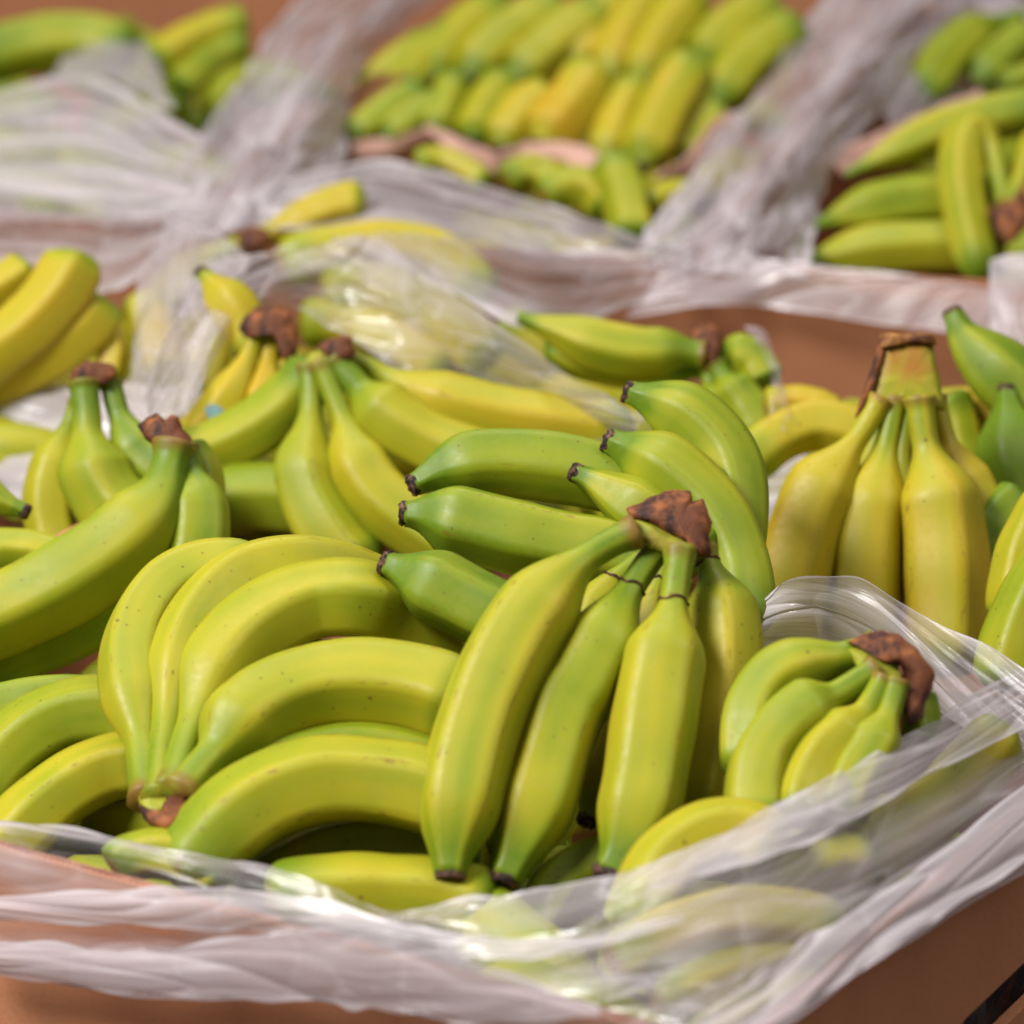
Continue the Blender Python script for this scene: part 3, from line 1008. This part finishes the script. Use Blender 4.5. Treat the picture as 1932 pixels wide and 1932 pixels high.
bunch('bright yellow bananas lying low against the bare cardboard wall', (1540, 810), -.02, .4, [
    B([(1400, 880), (1460, 830), (1530, 800), (1600, 810), (1660, 850)], 92, g=.08, o=0, tip=False, tr=.55, nk=0, nr=.62),
    B([(1440, 770), (1510, 765), (1580, 790)], 70, g=.05, o=-.02, tip=False, tr=.55, nk=0, nr=.62),
    B([(1760, 780), (1840, 770), (1900, 800), (1960, 860)], 84, g=.02, o=0, tip=False, tr=.55, nk=0, nr=.62),
    B([(1830, 900), (1880, 890), (1950, 930)], 80, g=.3, o=.0, tip=False, tr=.55, nk=0, nr=.62),
])

# ------------------------------------------------------------------ fruit in the far middle box
bunch('upper row of short yellow-green bananas in the far middle box', (1100, 90), .05, .9, [
    B([(820, 80), (770, 110), (720, 150), (680, 185)], 66, o=-.02, nk=0, nr=.62, g=.45),
    B([(860, 60), (820, 90), (785, 130), (760, 175)], 62, o=-.01, nk=0, nr=.62, g=.42),
    B([(960, 10), (900, 40), (850, 90), (815, 150)], 76, o=-.01, nk=0, nr=.62, g=.36),
    B([(1060, 12), (990, 45), (925, 95), (880, 150)], 84, o=.0, nk=0, nr=.62, g=.34),
    B([(1140, 25), (1080, 60), (1020, 105), (965, 155)], 88, o=.005, nk=0, nr=.62, g=.36),
    B([(1160, 0), (1125, 40), (1105, 85), (1090, 130)], 68, o=.0, nk=0, nr=.62, g=.12),
    B([(1230, -15), (1195, 40), (1165, 95), (1150, 150)], 74, o=.01, nk=0, nr=.62, g=.10),
    B([(1310, -15), (1270, 40), (1230, 100), (1208, 160)], 80, o=.01, nk=0, nr=.62, g=.24),
    B([(1460, 5), (1410, 32), (1355, 78), (1318, 130)], 86, o=.0, nk=0, nr=.62, g=.36),
    B([(1510, 50), (1450, 85), (1395, 135), (1350, 200)], 84, o=.01, nk=0, nr=.62, g=.40),
], g=.36, ws=1.14, poly=.6)
bunch('lower row of bananas resting on torn kraft dividers in the far middle box', (1060, 220), .0, .9, [
    B([(800, 170), (750, 195), (700, 230), (660, 262)], 60, o=-.01, nk=0, nr=.62, g=.45),
    B([(850, 190), (800, 210), (755, 240), (725, 262)], 56, o=0, nk=0, nr=.62, g=.45),
    B([(860, 150), (845, 185), (830, 225), (822, 255)], 60, o=0, nk=0, nr=.62, g=.4),
    B([(955, 150), (930, 185), (905, 230), (890, 265)], 68, o=0, nk=0, nr=.62, g=.36),
    B([(1040, 185), (1000, 200), (965, 240), (945, 280)], 74, o=0, nk=0, nr=.62, g=.10),
    B([(1120, 140), (1090, 185), (1050, 235), (1020, 275)], 92, o=.012, nk=0, nr=.62, g=-.05),
    B([(1200, 160), (1172, 210), (1152, 265), (1140, 305)], 66, o=.0, nk=0, nr=.62, g=.2),
    B([(1310, 120), (1270, 180), (1235, 250), (1208, 315)], 88, o=.016, nk=0, nr=.62, g=.28),
    B([(1360, 210), (1325, 240), (1300, 275), (1285, 310)], 56, o=-.01, nk=0, nr=.62, g=.25),
], g=.36, ws=1.14, poly=.6)
bunch('pale bananas below the torn dividers, partly behind cloudy film', (1080, 360), -.03, .7, [
    B([(780, 310), (830, 298), (880, 320), (920, 350)], 50, g=.3, tip=False, tr=.55, nk=0, nr=.62),
    B([(950, 345), (990, 322), (1030, 330), (1060, 370)], 62, g=.4, tip=False, tr=.55, nk=0, nr=.62),
    B([(1020, 375), (1070, 352), (1120, 360), (1150, 400)], 70, g=.3, tip=False, tr=.55, nk=0, nr=.62),
    B([(1150, 300), (1172, 350), (1185, 400), (1195, 460)], 84, o=.02, g=.36, tip=False, tr=.55, nk=0, nr=.62),
    B([(1215, 390), (1260, 370), (1310, 370)], 56, g=.4, tip=False, tr=.55, nk=0, nr=.62),
])
bunch('green bananas fanned at the top right corner of the far right box', (1850, 110), .02, .9, [
    B([(1930, 30), (1850, 55), (1785, 110), (1735, 195)], 84, g=.56, o=.0),
    B([(1990, 50), (1930, 75), (1880, 115), (1840, 160)], 78, g=.58, o=-.01),
    B([(1990, 140), (1940, 145), (1885, 162)], 50, g=.5, o=.01),
])
bunch('long lime bananas stacked three high with a brown-stalked finger in front, far right box', (1750, 380), .06, .4, [
    B([(2000, 196), (1930, 208), (1850, 226), (1760, 252), (1670, 292), (1596, 330)], 84, o=.0, g=0.38, tip=False, tr=.18, tp=.55, nk=0, nr=.62),
    B([(1880, 370), (1800, 372), (1700, 380), (1610, 400), (1540, 425)], 92, o=.0, g=0.44, tip=False, tr=.2, tp=.6, nk=0, nr=.62),
    B([(1900, 460), (1810, 464), (1700, 468), (1600, 478), (1508, 494)], 92, o=.006, g=0.40, tip=False, tr=.18, tp=.6, nk=0, nr=.62),
    B([(1900, 505), (1800, 505), (1700, 498), (1600, 490)], 56, o=-.012, g=.4, tip=False, tr=.55, nk=0, nr=.62),
    B([(1898, 388), (1886, 335), (1872, 280), (1846, 240), (1818, 272), (1814, 345), (1826, 425), (1852, 530)], 78, o=.035, g=.34, tip=False, nk=.24, nr=.46, full=.42),
    B([(1906, 388), (1925, 340), (1950, 290), (1990, 260)], 80, o=.05, g=.34, tip=False, nk=.4, nr=.42, full=.9),
], crown=[(1864, 398), (1885, 388), (1905, 376), (1935, 345), (1945, 400), (1936, 432), (1902, 462), (1880, 440)], co=.045)
bunch('green bananas under film in the far left box', (200, 90), .03, .9, [
    B([(-80, 125), (20, 92), (110, 76), (190, 78), (250, 110)], 104, g=.52, o=0, tip=False, tr=.55, nk=0, nr=.62),
    B([(470, 40), (410, 55), (345, 85), (290, 120)], 68, g=.24, o=.0, tip=False, tr=.55, nk=0, nr=.62),
    B([(470, 80), (415, 100), (365, 140), (330, 170)], 56, g=.5, o=.01, tip=False, tr=.55, nk=0, nr=.62),
    B([(360, 190), (300, 205), (240, 230), (190, 260)], 64, g=.5, o=-.02, tip=False, tr=.55, nk=0, nr=.62),
])


# ------------------------------------------------------------------ deeper fruit, glimpsed in the gaps
def layer(label, corner, dx, dy, lx, ly, z, n, g, seed):
    rnd = random.Random(seed)
    V, Fc, UVs = [], [], []
    ns, nr_ = 12, 18
    cols = max(int(n ** .5 * 1.3), 2)
    for i in range(n):
        cx = .085 + (i % cols + .5 + rnd.uniform(-.4, .4)) / cols * (lx - .17)
        cy = .085 + (i // cols + .5 + rnd.uniform(-.4, .4)) / math.ceil(n / cols) * (ly - .17)
        a = rnd.uniform(0, math.pi)
        c = corner + dx * cx + dy * cy
        c = Vector((c.x, c.y, z + rnd.uniform(-.012, .012)))
        d = Vector((math.cos(a), math.sin(a), rnd.uniform(-.12, .12)))
        sd = Vector((-d.y, d.x, rnd.uniform(0, .9))).normalized()
        P = [c + d * (.15 * (t - .5)) + sd * (.05 * (1 - (2 * t - 1) ** 2)) for t in (0, .25, .5, .75, 1)]
        C, L = even(P, nr_)
        b0 = len(V)
        for q in range(nr_ + 1):
            T = (C[min(q + 1, nr_)] - C[max(q - 1, 0)]).normalized()
            e1 = T.cross(Vector((0, 0, 1))).normalized()
            e2 = T.cross(e1)
            t = q / nr_
            r = .0185 * (.35 + .65 * sm(.08, .35, t)) * (1 - .66 * sm(.72, 1, t))
            for j in range(ns):
                an = 2 * math.pi * j / ns
                V.append(C[q] + (e1 * math.cos(an) + e2 * math.sin(an)) * r * (1 + .05 * math.cos(5 * an)))
                UVs.append((j / ns, t))
        for q in range(nr_):
            for j in range(ns):
                k = (j + 1) % ns
                Fc.append((b0 + q * ns + j, b0 + q * ns + k, b0 + (q + 1) * ns + k, b0 + (q + 1) * ns + j))
        Fc.append(tuple(b0 + j for j in range(ns - 1, -1, -1)))
        Fc.append(tuple(b0 + nr_ * ns + j for j in range(ns)))
    me = bpy.data.meshes.new('banana_layer')
    me.from_pydata(V, [], Fc)
    uv = me.uv_layers.new(name='UVMap')
    uv.data.foreach_set('uv', [x for l in me.loops for x in UVs[l.vertex_index]])
    smooth(me)
    o = link('banana_layer', me, M_BAN)
    o.color = (g, .3, 0, 1)
    o['kind'] = 'stuff'
    o['label'] = label
    o['category'] = 'bananas'


layer('deeper bananas glimpsed in the gaps of the front box', c0, dl * -1, dr, LX, LY, .155, 60, .45, 3)
layer('deeper bananas glimpsed in the gaps of the middle row box', pt2(-.68, -.52), d2, n2, 1.34, .48, .17, 110, .35, 5)
layer('deeper bananas under the two rows in the far middle box', pt2(aL + .03, .04), d2, n2, aR - aL - .06, .95, .12, 40, .3, 8)
layer('deeper bananas below the film in the far left box', pt2(aL - .55, .04), d2, n2, .5, .95, .16, 40, .5, 9)
layer('deeper bananas under the stacked ones in the far right box', pt2(aR + .03, .04), d2, n2, .5, .95, .15, 40, .5, 11)

# ------------------------------------------------------------------ plastic film
NF = Vector((-dr.x, -dr.y, 0))               # outward normal of the front box's front wall


def film_pt(q):
    if len(q) == 4:
        n = NF if q[2] == 'F' else NR_
        return on_plane(q[0], q[1], PC + n * q[3], n)
    return at(*q)


def film(name, rows, op, streak, parent, amp=.005, fu=5.0, fv=26.0, nu=200, nv=90, seed=0.0, ang=0.0, edge=.004, twist=None):
    R_ = [[film_pt(q) for q in r] for r in rows]
    org = Vector(parent.location)
    G = []
    for j in range(nv + 1):
        v = j / nv
        u_pts = [spline([r[c] for r in R_], v) for c in range(len(R_[0]))]
        G.append([spline(u_pts, i / nu) for i in range(nu + 1)])
    Lu = sum((G[nv // 2][i + 1] - G[nv // 2][i]).length for i in range(nu))
    Lv = sum((G[j + 1][nu // 2] - G[j][nu // 2]).length for j in range(nv))
    ca, sa = math.cos(ang), math.sin(ang)
    V, att = [], []
    for j in range(nv + 1):
        for i in range(nu + 1):
            a = G[j][min(i + 1, nu)] - G[j][max(i - 1, 0)]
            b = G[min(j + 1, nv)][i] - G[max(j - 1, 0)][i]
            n = a.cross(b)
            n.normalize()
            x, y = i / nu * Lu, j / nv * Lv
            x, y = x * ca + y * sa, -x * sa + y * ca
            wx = noise.noise(Vector((x * 7, y * 7, seed + 9))) * .035
            p = Vector((x * fu + wx * 8, (y + wx) * fv, seed))
            r1 = 1 - min(abs(noise.noise(p)) * 3.2, 1)
            p2 = Vector((x * fu * 2.3 + 4, (y + wx * .6) * fv * 2.6 + x * 2, seed + 3))
            r2 = 1 - min(abs(noise.noise(p2)) * 3.6, 1)
            p3 = Vector((x * 16, y * 16, seed + 5))
            r3 = 1 - min(abs(noise.noise(p3)) * 5, 1)
            lo = noise.noise(Vector((x * 9, y * 12, seed + 7)))
            d = amp * (.9 * r1 * r1 + .40 * r2 * r2 + .10 * r3 * r3 + .9 * lo)
            e = Vector((0, 0, 0))
            if j == 0 or j == nv:
                e = b.normalized() * edge * noise.noise(Vector((x * 30, seed, j)))
            V.append(G[j][i] + n * d + e - org)
            hem = .9 if (j <= 1 or j >= nv - 1) else 0
            att.append(max(r1 ** 7 * .6, r2 ** 8 * .5, r3 ** 9 * .35, hem))
    Fc = []
    w = nu + 1
    for j in range(nv):
        for i in range(nu):
            k = j * w + i
            Fc.append((k, k + 1, k + w + 1, k + w))
    me = bpy.data.meshes.new(name)
    me.from_pydata(V, [], Fc)
    uv = me.uv_layers.new(name='UVMap')
    s = 1 / .35
    uvs = []
    for l in me.loops:
        j, i = divmod(l.vertex_index, w)
        x, y = i / nu * Lu, j / nv * Lv
        uvs += [(x * ca + y * sa) * s, (-x * sa + y * ca) * s]
    uv.data.foreach_set('uv', uvs)
    at_ = me.attributes.new('crease', 'FLOAT', 'POINT')
    at_.data.foreach_set('value', att)
    smooth(me)
    o = link(name, me, M_PLA, parent)
    o.color = (op, streak, 0, 1)
    return o


def liner(label, px):
    return thing('plastic_liner', px, label, 'plastic film', 'clear plastic liners of the banana boxes')


t = liner('clouded plastic liner folded over the near edge of the front box', at(900, 1750, .23))
film('front_flap', [
    [(-90, 1530, 'F', .004), (150, 1568, 'F', .004), (330, 1604, 'F', .004), (520, 1640, 'F', .002), (640, 1680, 'F', .0), (730, 1712, 'F', -.004), (860, 1694, 'F', -.02), (1000, 1676, .255), (1150, 1648, .265), (1300, 1590, .272), (1450, 1518, .274), (1600, 1440, .276), (1750, 1356, .272), (1932, 1262, .262), (2080, 1190, .25)],
    [(-90, 1556, 'F', .010), (150, 1614, 'F', .010), (330, 1664, 'F', .010), (520, 1716, 'F', .010), (640, 1752, 'F', .010), (730, 1776, 'F', .008), (860, 1806, 'F', .004), (1000, 1780, .248), (1150, 1760, .256), (1300, 1710, .260), (1450, 1640, .262), (1600, 1560, .262), (1750, 1476, .258), (1932, 1376, .25), (2080, 1300, .24)],
    [(-90, 1700, 'F', .020), (150, 1740, 'F', .018), (330, 1775, 'F', .018), (520, 1800, 'F', .018), (640, 1830, 'F', .016), (730, 1850, 'F', .016), (860, 1872, 'F', .014), (1000, 1880, .24), (1150, 1880, .246), (1300, 1850, .25), (1450, 1790, .251), (1600, 1710, .250), (1750, 1620, .249), (1932, 1515, .244), (2080, 1435, .235)],
    [(-90, 1826, 'F', .024), (150, 1866, 'F', .022), (330, 1888, 'F', .022), (520, 1890, 'F', .022), (640, 1896, 'F', .022), (730, 1908, 'F', .022), (860, 1930, 'F', .020), (1000, 1965, 'F', .016), (1150, 2010, 'F', .014), (1300, 2025, .23), (1450, 1955, .236), (1580, 1866, .236), (1740, 1760, 'R', .018), (1932, 1652, 'R', .020), (2080, 1570, 'R', .024)],
], .17, .66, t, amp=.0035, fu=4, fv=24, nu=330, nv=120, seed=1)
film('fold', [
    [(-90, 1690, 'F', .023), (150, 1684, 'F', .022), (330, 1672, 'F', .020), (520, 1684, 'F', .018), (730, 1732, 'F', .020), (900, 1760, .256), (1100, 1765, .258), (1290, 1725, .264)],
    [(-90, 1710, 'F', .027), (150, 1714, 'F', .026), (330, 1714, 'F', .024), (520, 1726, 'F', .024), (730, 1764, 'F', .026), (900, 1775, .256), (1100, 1778, .258), (1291, 1728, .264)],
    [(-90, 1730, 'F', .026), (150, 1742, 'F', .025), (330, 1752, 'F', .024), (520, 1762, 'F', .023), (730, 1792, 'F', .025), (900, 1806, .252), (1100, 1790, .257), (1292, 1732, .264)],
], .42, .4, t, amp=.002, fu=4, fv=40, nu=240, nv=40, seed=3)
film('fold', [
    [(-90, 1768, 'F', .027), (100, 1782, 'F', .026), (240, 1792, 'F', .026), (400, 1778, 'F', .026), (560, 1752, 'F', .026), (730, 1766, 'F', .028), (900, 1820, 'F', .03), (1130, 1900, .25)],
    [(-90, 1800, 'F', .031), (100, 1822, 'F', .030), (240, 1836, 'F', .030), (400, 1832, 'F', .030), (560, 1822, 'F', .030), (730, 1838, 'F', .031), (900, 1874, 'F', .032), (1131, 1908, .25)],
    [(-90, 1824, 'F', .029), (100, 1854, 'F', .028), (240, 1876, 'F', .028), (400, 1886, 'F', .028), (560, 1890, 'F', .028), (730, 1906, 'F', .029), (900, 1930, 'F', .03), (1132, 1916, .25)],
], .44, .4, t, amp=.002, fu=4, fv=30, nu=240, nv=50, seed=4)
film('fold', [
    [(1215, 1992, .246), (1340, 1900, .253), (1460, 1815, .255), (1600, 1725, .255), (1750, 1620, .254), (1932, 1480, .252), (2080, 1380, .25)],
    [(1216, 1996, .246), (1350, 1930, .25), (1480, 1860, .25), (1620, 1770, .25), (1760, 1672, .249), (1932, 1550, .247), (2080, 1450, .245)],
    [(1217, 2000, .246), (1370, 1965, .245), (1500, 1905, .245), (1640, 1822, .244), (1780, 1725, .244), (1932, 1622, .242), (2080, 1525, .24)],
], .50, .5, t, amp=.003, fu=4, fv=40, nu=240, nv=50, seed=6)
film('fold', [
    [(1215, 1668, .27), (1380, 1572, .279), (1560, 1470, .282), (1720, 1380, .28), (1932, 1278, .27), (2060, 1220, .26)],
    [(1216, 1671, .27), (1400, 1600, .277), (1570, 1514, .28), (1730, 1424, .277), (1932, 1322, .268), (2060, 1265, .258)],
    [(1217, 1674, .27), (1420, 1630, .274), (1590, 1556, .275), (1740, 1470, .272), (1932, 1372, .264), (2060, 1315, .255)],
], .22, .6, t, amp=.002, fu=4, fv=45, nu=200, nv=40, seed=8)
film('back_flap', [
    [(1420, 1150, .262), (1452, 1112, .275), (1500, 1094, .285), (1560, 1088, .29), (1622, 1090, .29), (1700, 1135, .285), (1780, 1182, .28), (1860, 1215, .278), (1940, 1268, .272), (2040, 1320, .265)],
    [(1424, 1190, .25), (1470, 1165, .262), (1530, 1155, .268), (1590, 1158, .27), (1660, 1180, .27), (1730, 1225, .266), (1800, 1270, .262), (1880, 1310, .26), (1960, 1350, .256), (2050, 1390, .25)],
    [(1430, 1260, .225), (1490, 1240, .235), (1550, 1235, .24), (1610, 1250, .24), (1690, 1290, .24), (1760, 1340, .24), (1830, 1385, .24), (1900, 1420, .238), (1970, 1450, .235), (2060, 1480, .23)],
], .46, .55, t, amp=.0045, fu=3, fv=20, nu=200, nv=80, seed=12, ang=.25)

t = liner('clear glossy plastic bag pulled open over the yellow bananas in the middle row', at(700, 560, .28))
film('bag_sheet', [
    [(345, 540, .30), (385, 495, .305), (460, 482, .31), (560, 458, .315), (650, 443, .315), (732, 446, .31), (800, 500, .30), (880, 568, .295), (1000, 655, .29), (1100, 725, .285), (1200, 795, .28)],
    [(310, 640, .295), (365, 580, .30), (450, 525, .305), (560, 500, .305), (650, 500, .305), (740, 540, .295), (820, 590, .29), (900, 640, .285), (1000, 700, .28), (1100, 760, .275), (1195, 815, .27)],
    [(290, 740, .275), (350, 655, .285), (450, 570, .30), (560, 530, .30), (640, 560, .285), (740, 610, .275), (830, 660, .27), (920, 700, .265), (1010, 750, .26), (1100, 800, .255), (1190, 835, .255)],
    [(280, 800, .26), (345, 770, .265), (425, 660, .28), (520, 575, .29), (630, 620, .27), (750, 690, .255), (840, 720, .25), (930, 750, .25), (1020, 790, .25), (1100, 830, .25), (1180, 850, .25)],
], .20, .40, t, amp=.006, fu=5, fv=16, nu=240, nv=130, seed=21, ang=-.45)
film('side_fold', [
    [(300, 400, .27), (340, 415, .28), (390, 430, .29), (470, 470, .30)],
    [(265, 520, .26), (300, 530, .27), (350, 530, .28), (420, 540, .29)],
    [(240, 660, .25), (280, 660, .26), (330, 650, .27), (390, 640, .28)],
    [(225, 790, .24), (270, 790, .25), (330, 780, .25), (380, 770, .25)],
], .30, .25, t, amp=.006, fu=16, fv=5, nu=90, nv=140, seed=25)
film('inner_sheet', [
    [(-80, 690, .23), (60, 715, .23), (200, 715, .23), (330, 730, .23), (430, 740, .22)],
    [(-80, 800, .205), (60, 820, .205), (200, 820, .205), (330, 830, .205), (430, 830, .20)],
    [(-80, 960, .18), (60, 960, .18), (200, 950, .18), (330, 930, .18), (430, 920, .18)],
], .62, .2, t, amp=.006, nu=120, nv=80, seed=28)
film('inner_sheet', [
    [(1395, 880, .20), (1500, 850, .21), (1600, 838, .215), (1750, 835, .215), (1960, 850, .215)],
    [(1395, 960, .19), (1500, 930, .195), (1600, 925, .195), (1750, 925, .195), (1960, 930, .195)],
    [(1395, 1060, .18), (1500, 1040, .18), (1600, 1030, .18), (1750, 1030, .18), (1960, 1030, .18)],
], .62, .3, t, amp=.007, nu=120, nv=80, seed=31)
film('corner_sheet', [
    [(1400, 603, .275), (1425, 612, .275), (1448, 632, .275), (1464, 680, .27)],
    [(1450, 690, .268), (1458, 695, .268), (1466, 712, .268), (1480, 750, .265)],
    [(1448, 800, .25), (1456, 800, .25), (1466, 802, .25), (1478, 812, .25)],
], .02, .2, t, amp=.003, nu=70, nv=80, seed=33)

t = liner('cloudy plastic liner of the far left box hanging over its front wall', at(200, 300, .25))
film('front_flap', [
    [(-90, 200, .275), (40, 165, .28), (150, 140, .285), (230, 165, .285), (300, 210, .28), (380, 260, .275)],
    [(-90, 270, .265), (40, 260, .268), (150, 255, .27), (240, 270, .27), (310, 300, .268), (390, 320, .265)],
    [(-90, 360, .264), (40, 365, .264), (150, 370, .264), (240, 375, .262), (320, 375, .262), (400, 385, .258)],
    [(-90, 540, .255), (40, 560, .255), (150, 560, .255), (240, 520, .255), (320, 460, .257), (400, 425, .258)],
], .38, .65, t, amp=.007, fu=5, fv=14, nu=180, nv=110, seed=41, ang=.15)
film('inner_sheet', [
    [(120, 60, .25), (190, 45, .26), (250, 60, .262), (300, 110, .26)],
    [(110, 110, .255), (190, 90, .265), (255, 105, .268), (310, 150, .265)],
    [(60, 165, .26), (180, 150, .27), (260, 170, .27), (330, 200, .268)],
], .30, .2, t, amp=.006, nu=80, nv=60, seed=44)
t = liner('cloudy plastic draped over the wall left of the far middle box', at(520, 200, .27))
film('wall_drape', [
    [(300, 400, .252), (345, 300, .262), (420, 190, .268), (490, 85, .27), (560, 0, .27), (620, -60, .27)],
    [(360, 420, .258), (420, 310, .272), (490, 200, .278), (560, 100, .28), (640, 10, .28), (700, -50, .28)],
    [(470, 430, .256), (540, 320, .272), (590, 210, .276), (640, 110, .275), (720, 20, .272), (790, -45, .27)],
    [(600, 400, .25), (650, 300, .25), (665, 200, .25), (690, 110, .245), (780, 30, .24), (870, -45, .24)],
], .38, .75, t, amp=.008, fu=4, fv=15, nu=180, nv=100, seed=51, ang=.1)
film('front_flap', [
    [(430, 370, .262), (560, 330, .27), (660, 308, .272), (760, 304, .272), (870, 330, .272), (1000, 368, .272), (1100, 405, .27), (1200, 445, .266), (1300, 470, .262)],
    [(420, 395, .258), (560, 365, .264), (660, 350, .266), (760, 352, .266), (870, 380, .266), (1000, 415, .265), (1100, 440, .262), (1200, 465, .26), (1300, 485, .256)],
    [(410, 410, .25), (560, 405, .262), (660, 415, .275), (760, 425, .28), (870, 445, .28), (1000, 472, .27), (1100, 482, .258), (1200, 490, .252), (1300, 500, .25)],
    [(400, 430, .24), (560, 440, .27), (660, 460, .285), (760, 500, .285), (870, 550, .28), (1000, 600, .265), (1100, 605, .245), (1200, 570, .235), (1300, 560, .236)],
], .32, .65, t, amp=.006, fu=4, fv=15, nu=220, nv=90, seed=55, ang=.1)
t = liner('cloudy plastic draped over the wall between the far middle and far right boxes', at(1500, 250, .27))
film('wall_drape', [
    [(1190, 470, .25), (1265, 370, .26), (1350, 260, .265), (1430, 150, .268), (1510, 40, .27), (1590, -50, .27)],
    [(1270, 490, .258), (1340, 390, .272), (1420, 275, .28), (1500, 160, .282), (1580, 50, .282), (1660, -50, .282)],
    [(1400, 500, .256), (1450, 400, .272), (1520, 280, .28), (1600, 170, .28), (1690, 60, .28), (1770, -45, .28)],
    [(1530, 500, .25), (1545, 420, .25), (1580, 320, .252), (1660, 210, .25), (1760, 90, .25), (1880, -30, .25)],
], .38, .75, t, amp=.008, fu=4, fv=15, nu=190, nv=100, seed=61, ang=.05)
film('front_flap', [
    [(1270, 470, .255), (1390, 478, .258), (1500, 490, .26), (1650, 508, .26), (1790, 528, .258), (1900, 545, .255)],
    [(1260, 495, .252), (1390, 500, .253), (1500, 512, .254), (1650, 530, .254), (1790, 548, .252), (1900, 562, .25)],
    [(1180, 600, .225), (1330, 575, .23), (1480, 580, .23), (1640, 610, .23), (1790, 630, .23), (1900, 640, .23)],
], .42, .5, t, amp=.005, fu=4, fv=14, nu=160, nv=70, seed=66, ang=-.35)
film('side_drape', [
    [(1868, 470, .29), (1900, 470, .29), (1990, 470, .29)],
    [(1868, 560, .28), (1905, 560, .28), (1990, 560, .28)],
    [(1872, 650, .26), (1910, 660, .26), (1990, 670, .26)],
], .5, .3, t, amp=.006, nu=60, nv=90, fu=14, fv=6, seed=69)
film('inner_sheet', [
    [(1640, 150, .25), (1720, 60, .255), (1800, 0, .255), (1900, -30, .255)],
    [(1680, 220, .24), (1745, 130, .245), (1820, 70, .245), (1960, 20, .245)],
    [(1720, 260, .225), (1780, 200, .225), (1860, 150, .225), (1980, 100, .225)],
], .45, .3, t, amp=.006, nu=90, nv=70, seed=72)

# torn kraft dividers between the fruit rows
def divider(label, rows, seed):
    o_rows = [[at(*q) for q in r] for r in rows]
    nu, nv = 60, 10
    org = o_rows[0][len(o_rows[0]) // 2]
    V, Fc = [], []
    for j in range(nv + 1):
        up = [spline([r[c] for r in o_rows], j / nv) if len(o_rows) > 2 else o_rows[0][c].lerp(o_rows[1][c], j / nv) for c in range(len(o_rows[0]))]
        for i in range(nu + 1):
            x = i / nu * (len(up) - 1)
            k = min(int(x), len(up) - 2)
            p = up[k].lerp(up[k + 1], x - k)
            p = p + Vector((0, 0, 1)) * (.002 * noise.noise(Vector((i * .3, j * .3, seed))))
            V.append(p - org)
    for j in range(nv):
        for i in range(nu):
            k = j * (nu + 1) + i
            Fc.append((k, k + 1, k + nu + 2, k + nu + 1))
    me = bpy.data.meshes.new('kraft_divider')
    me.from_pydata(V, [], Fc)
    smooth(me)
    o = link('kraft_divider', me, M_PAPER)
    o.location = org
    o['label'] = label
    o['category'] = 'divider'
    m = o.modifiers.new('thickness', 'SOLIDIFY')
    m.thickness = .003


divider('torn pinkish kraft divider with a zigzag edge in the far middle box', [
    [(660, 268, .238), (740, 262, .24), (815, 240, .245), (870, 262, .24), (930, 288, .238), (985, 272, .24), (1060, 270, .24), (1110, 280, .238), (1150, 300, .236)],
    [(670, 300, .225), (730, 290, .228), (812, 252, .24), (870, 300, .225), (925, 330, .22), (985, 292, .232), (1065, 305, .228), (1112, 345, .215), (1145, 310, .23)]], 2)
divider('rolled pinkish kraft divider end beside the right end of the lower row', [
    [(1230, 335, .235), (1290, 300, .24), (1340, 235, .25), (1375, 210, .252), (1400, 230, .25)],
    [(1250, 350, .225), (1310, 325, .228), (1350, 285, .232), (1385, 250, .238), (1402, 240, .24)]], 4)
divider('pinkish kraft divider sheet under the top long banana of the far right box', [
    [(1560, 290, .25), (1620, 270, .25), (1700, 235, .25), (1780, 200, .25), (1850, 175, .25)],
    [(1590, 335, .235), (1640, 315, .235), (1710, 285, .235), (1790, 260, .235), (1870, 235, .235)]], 6)
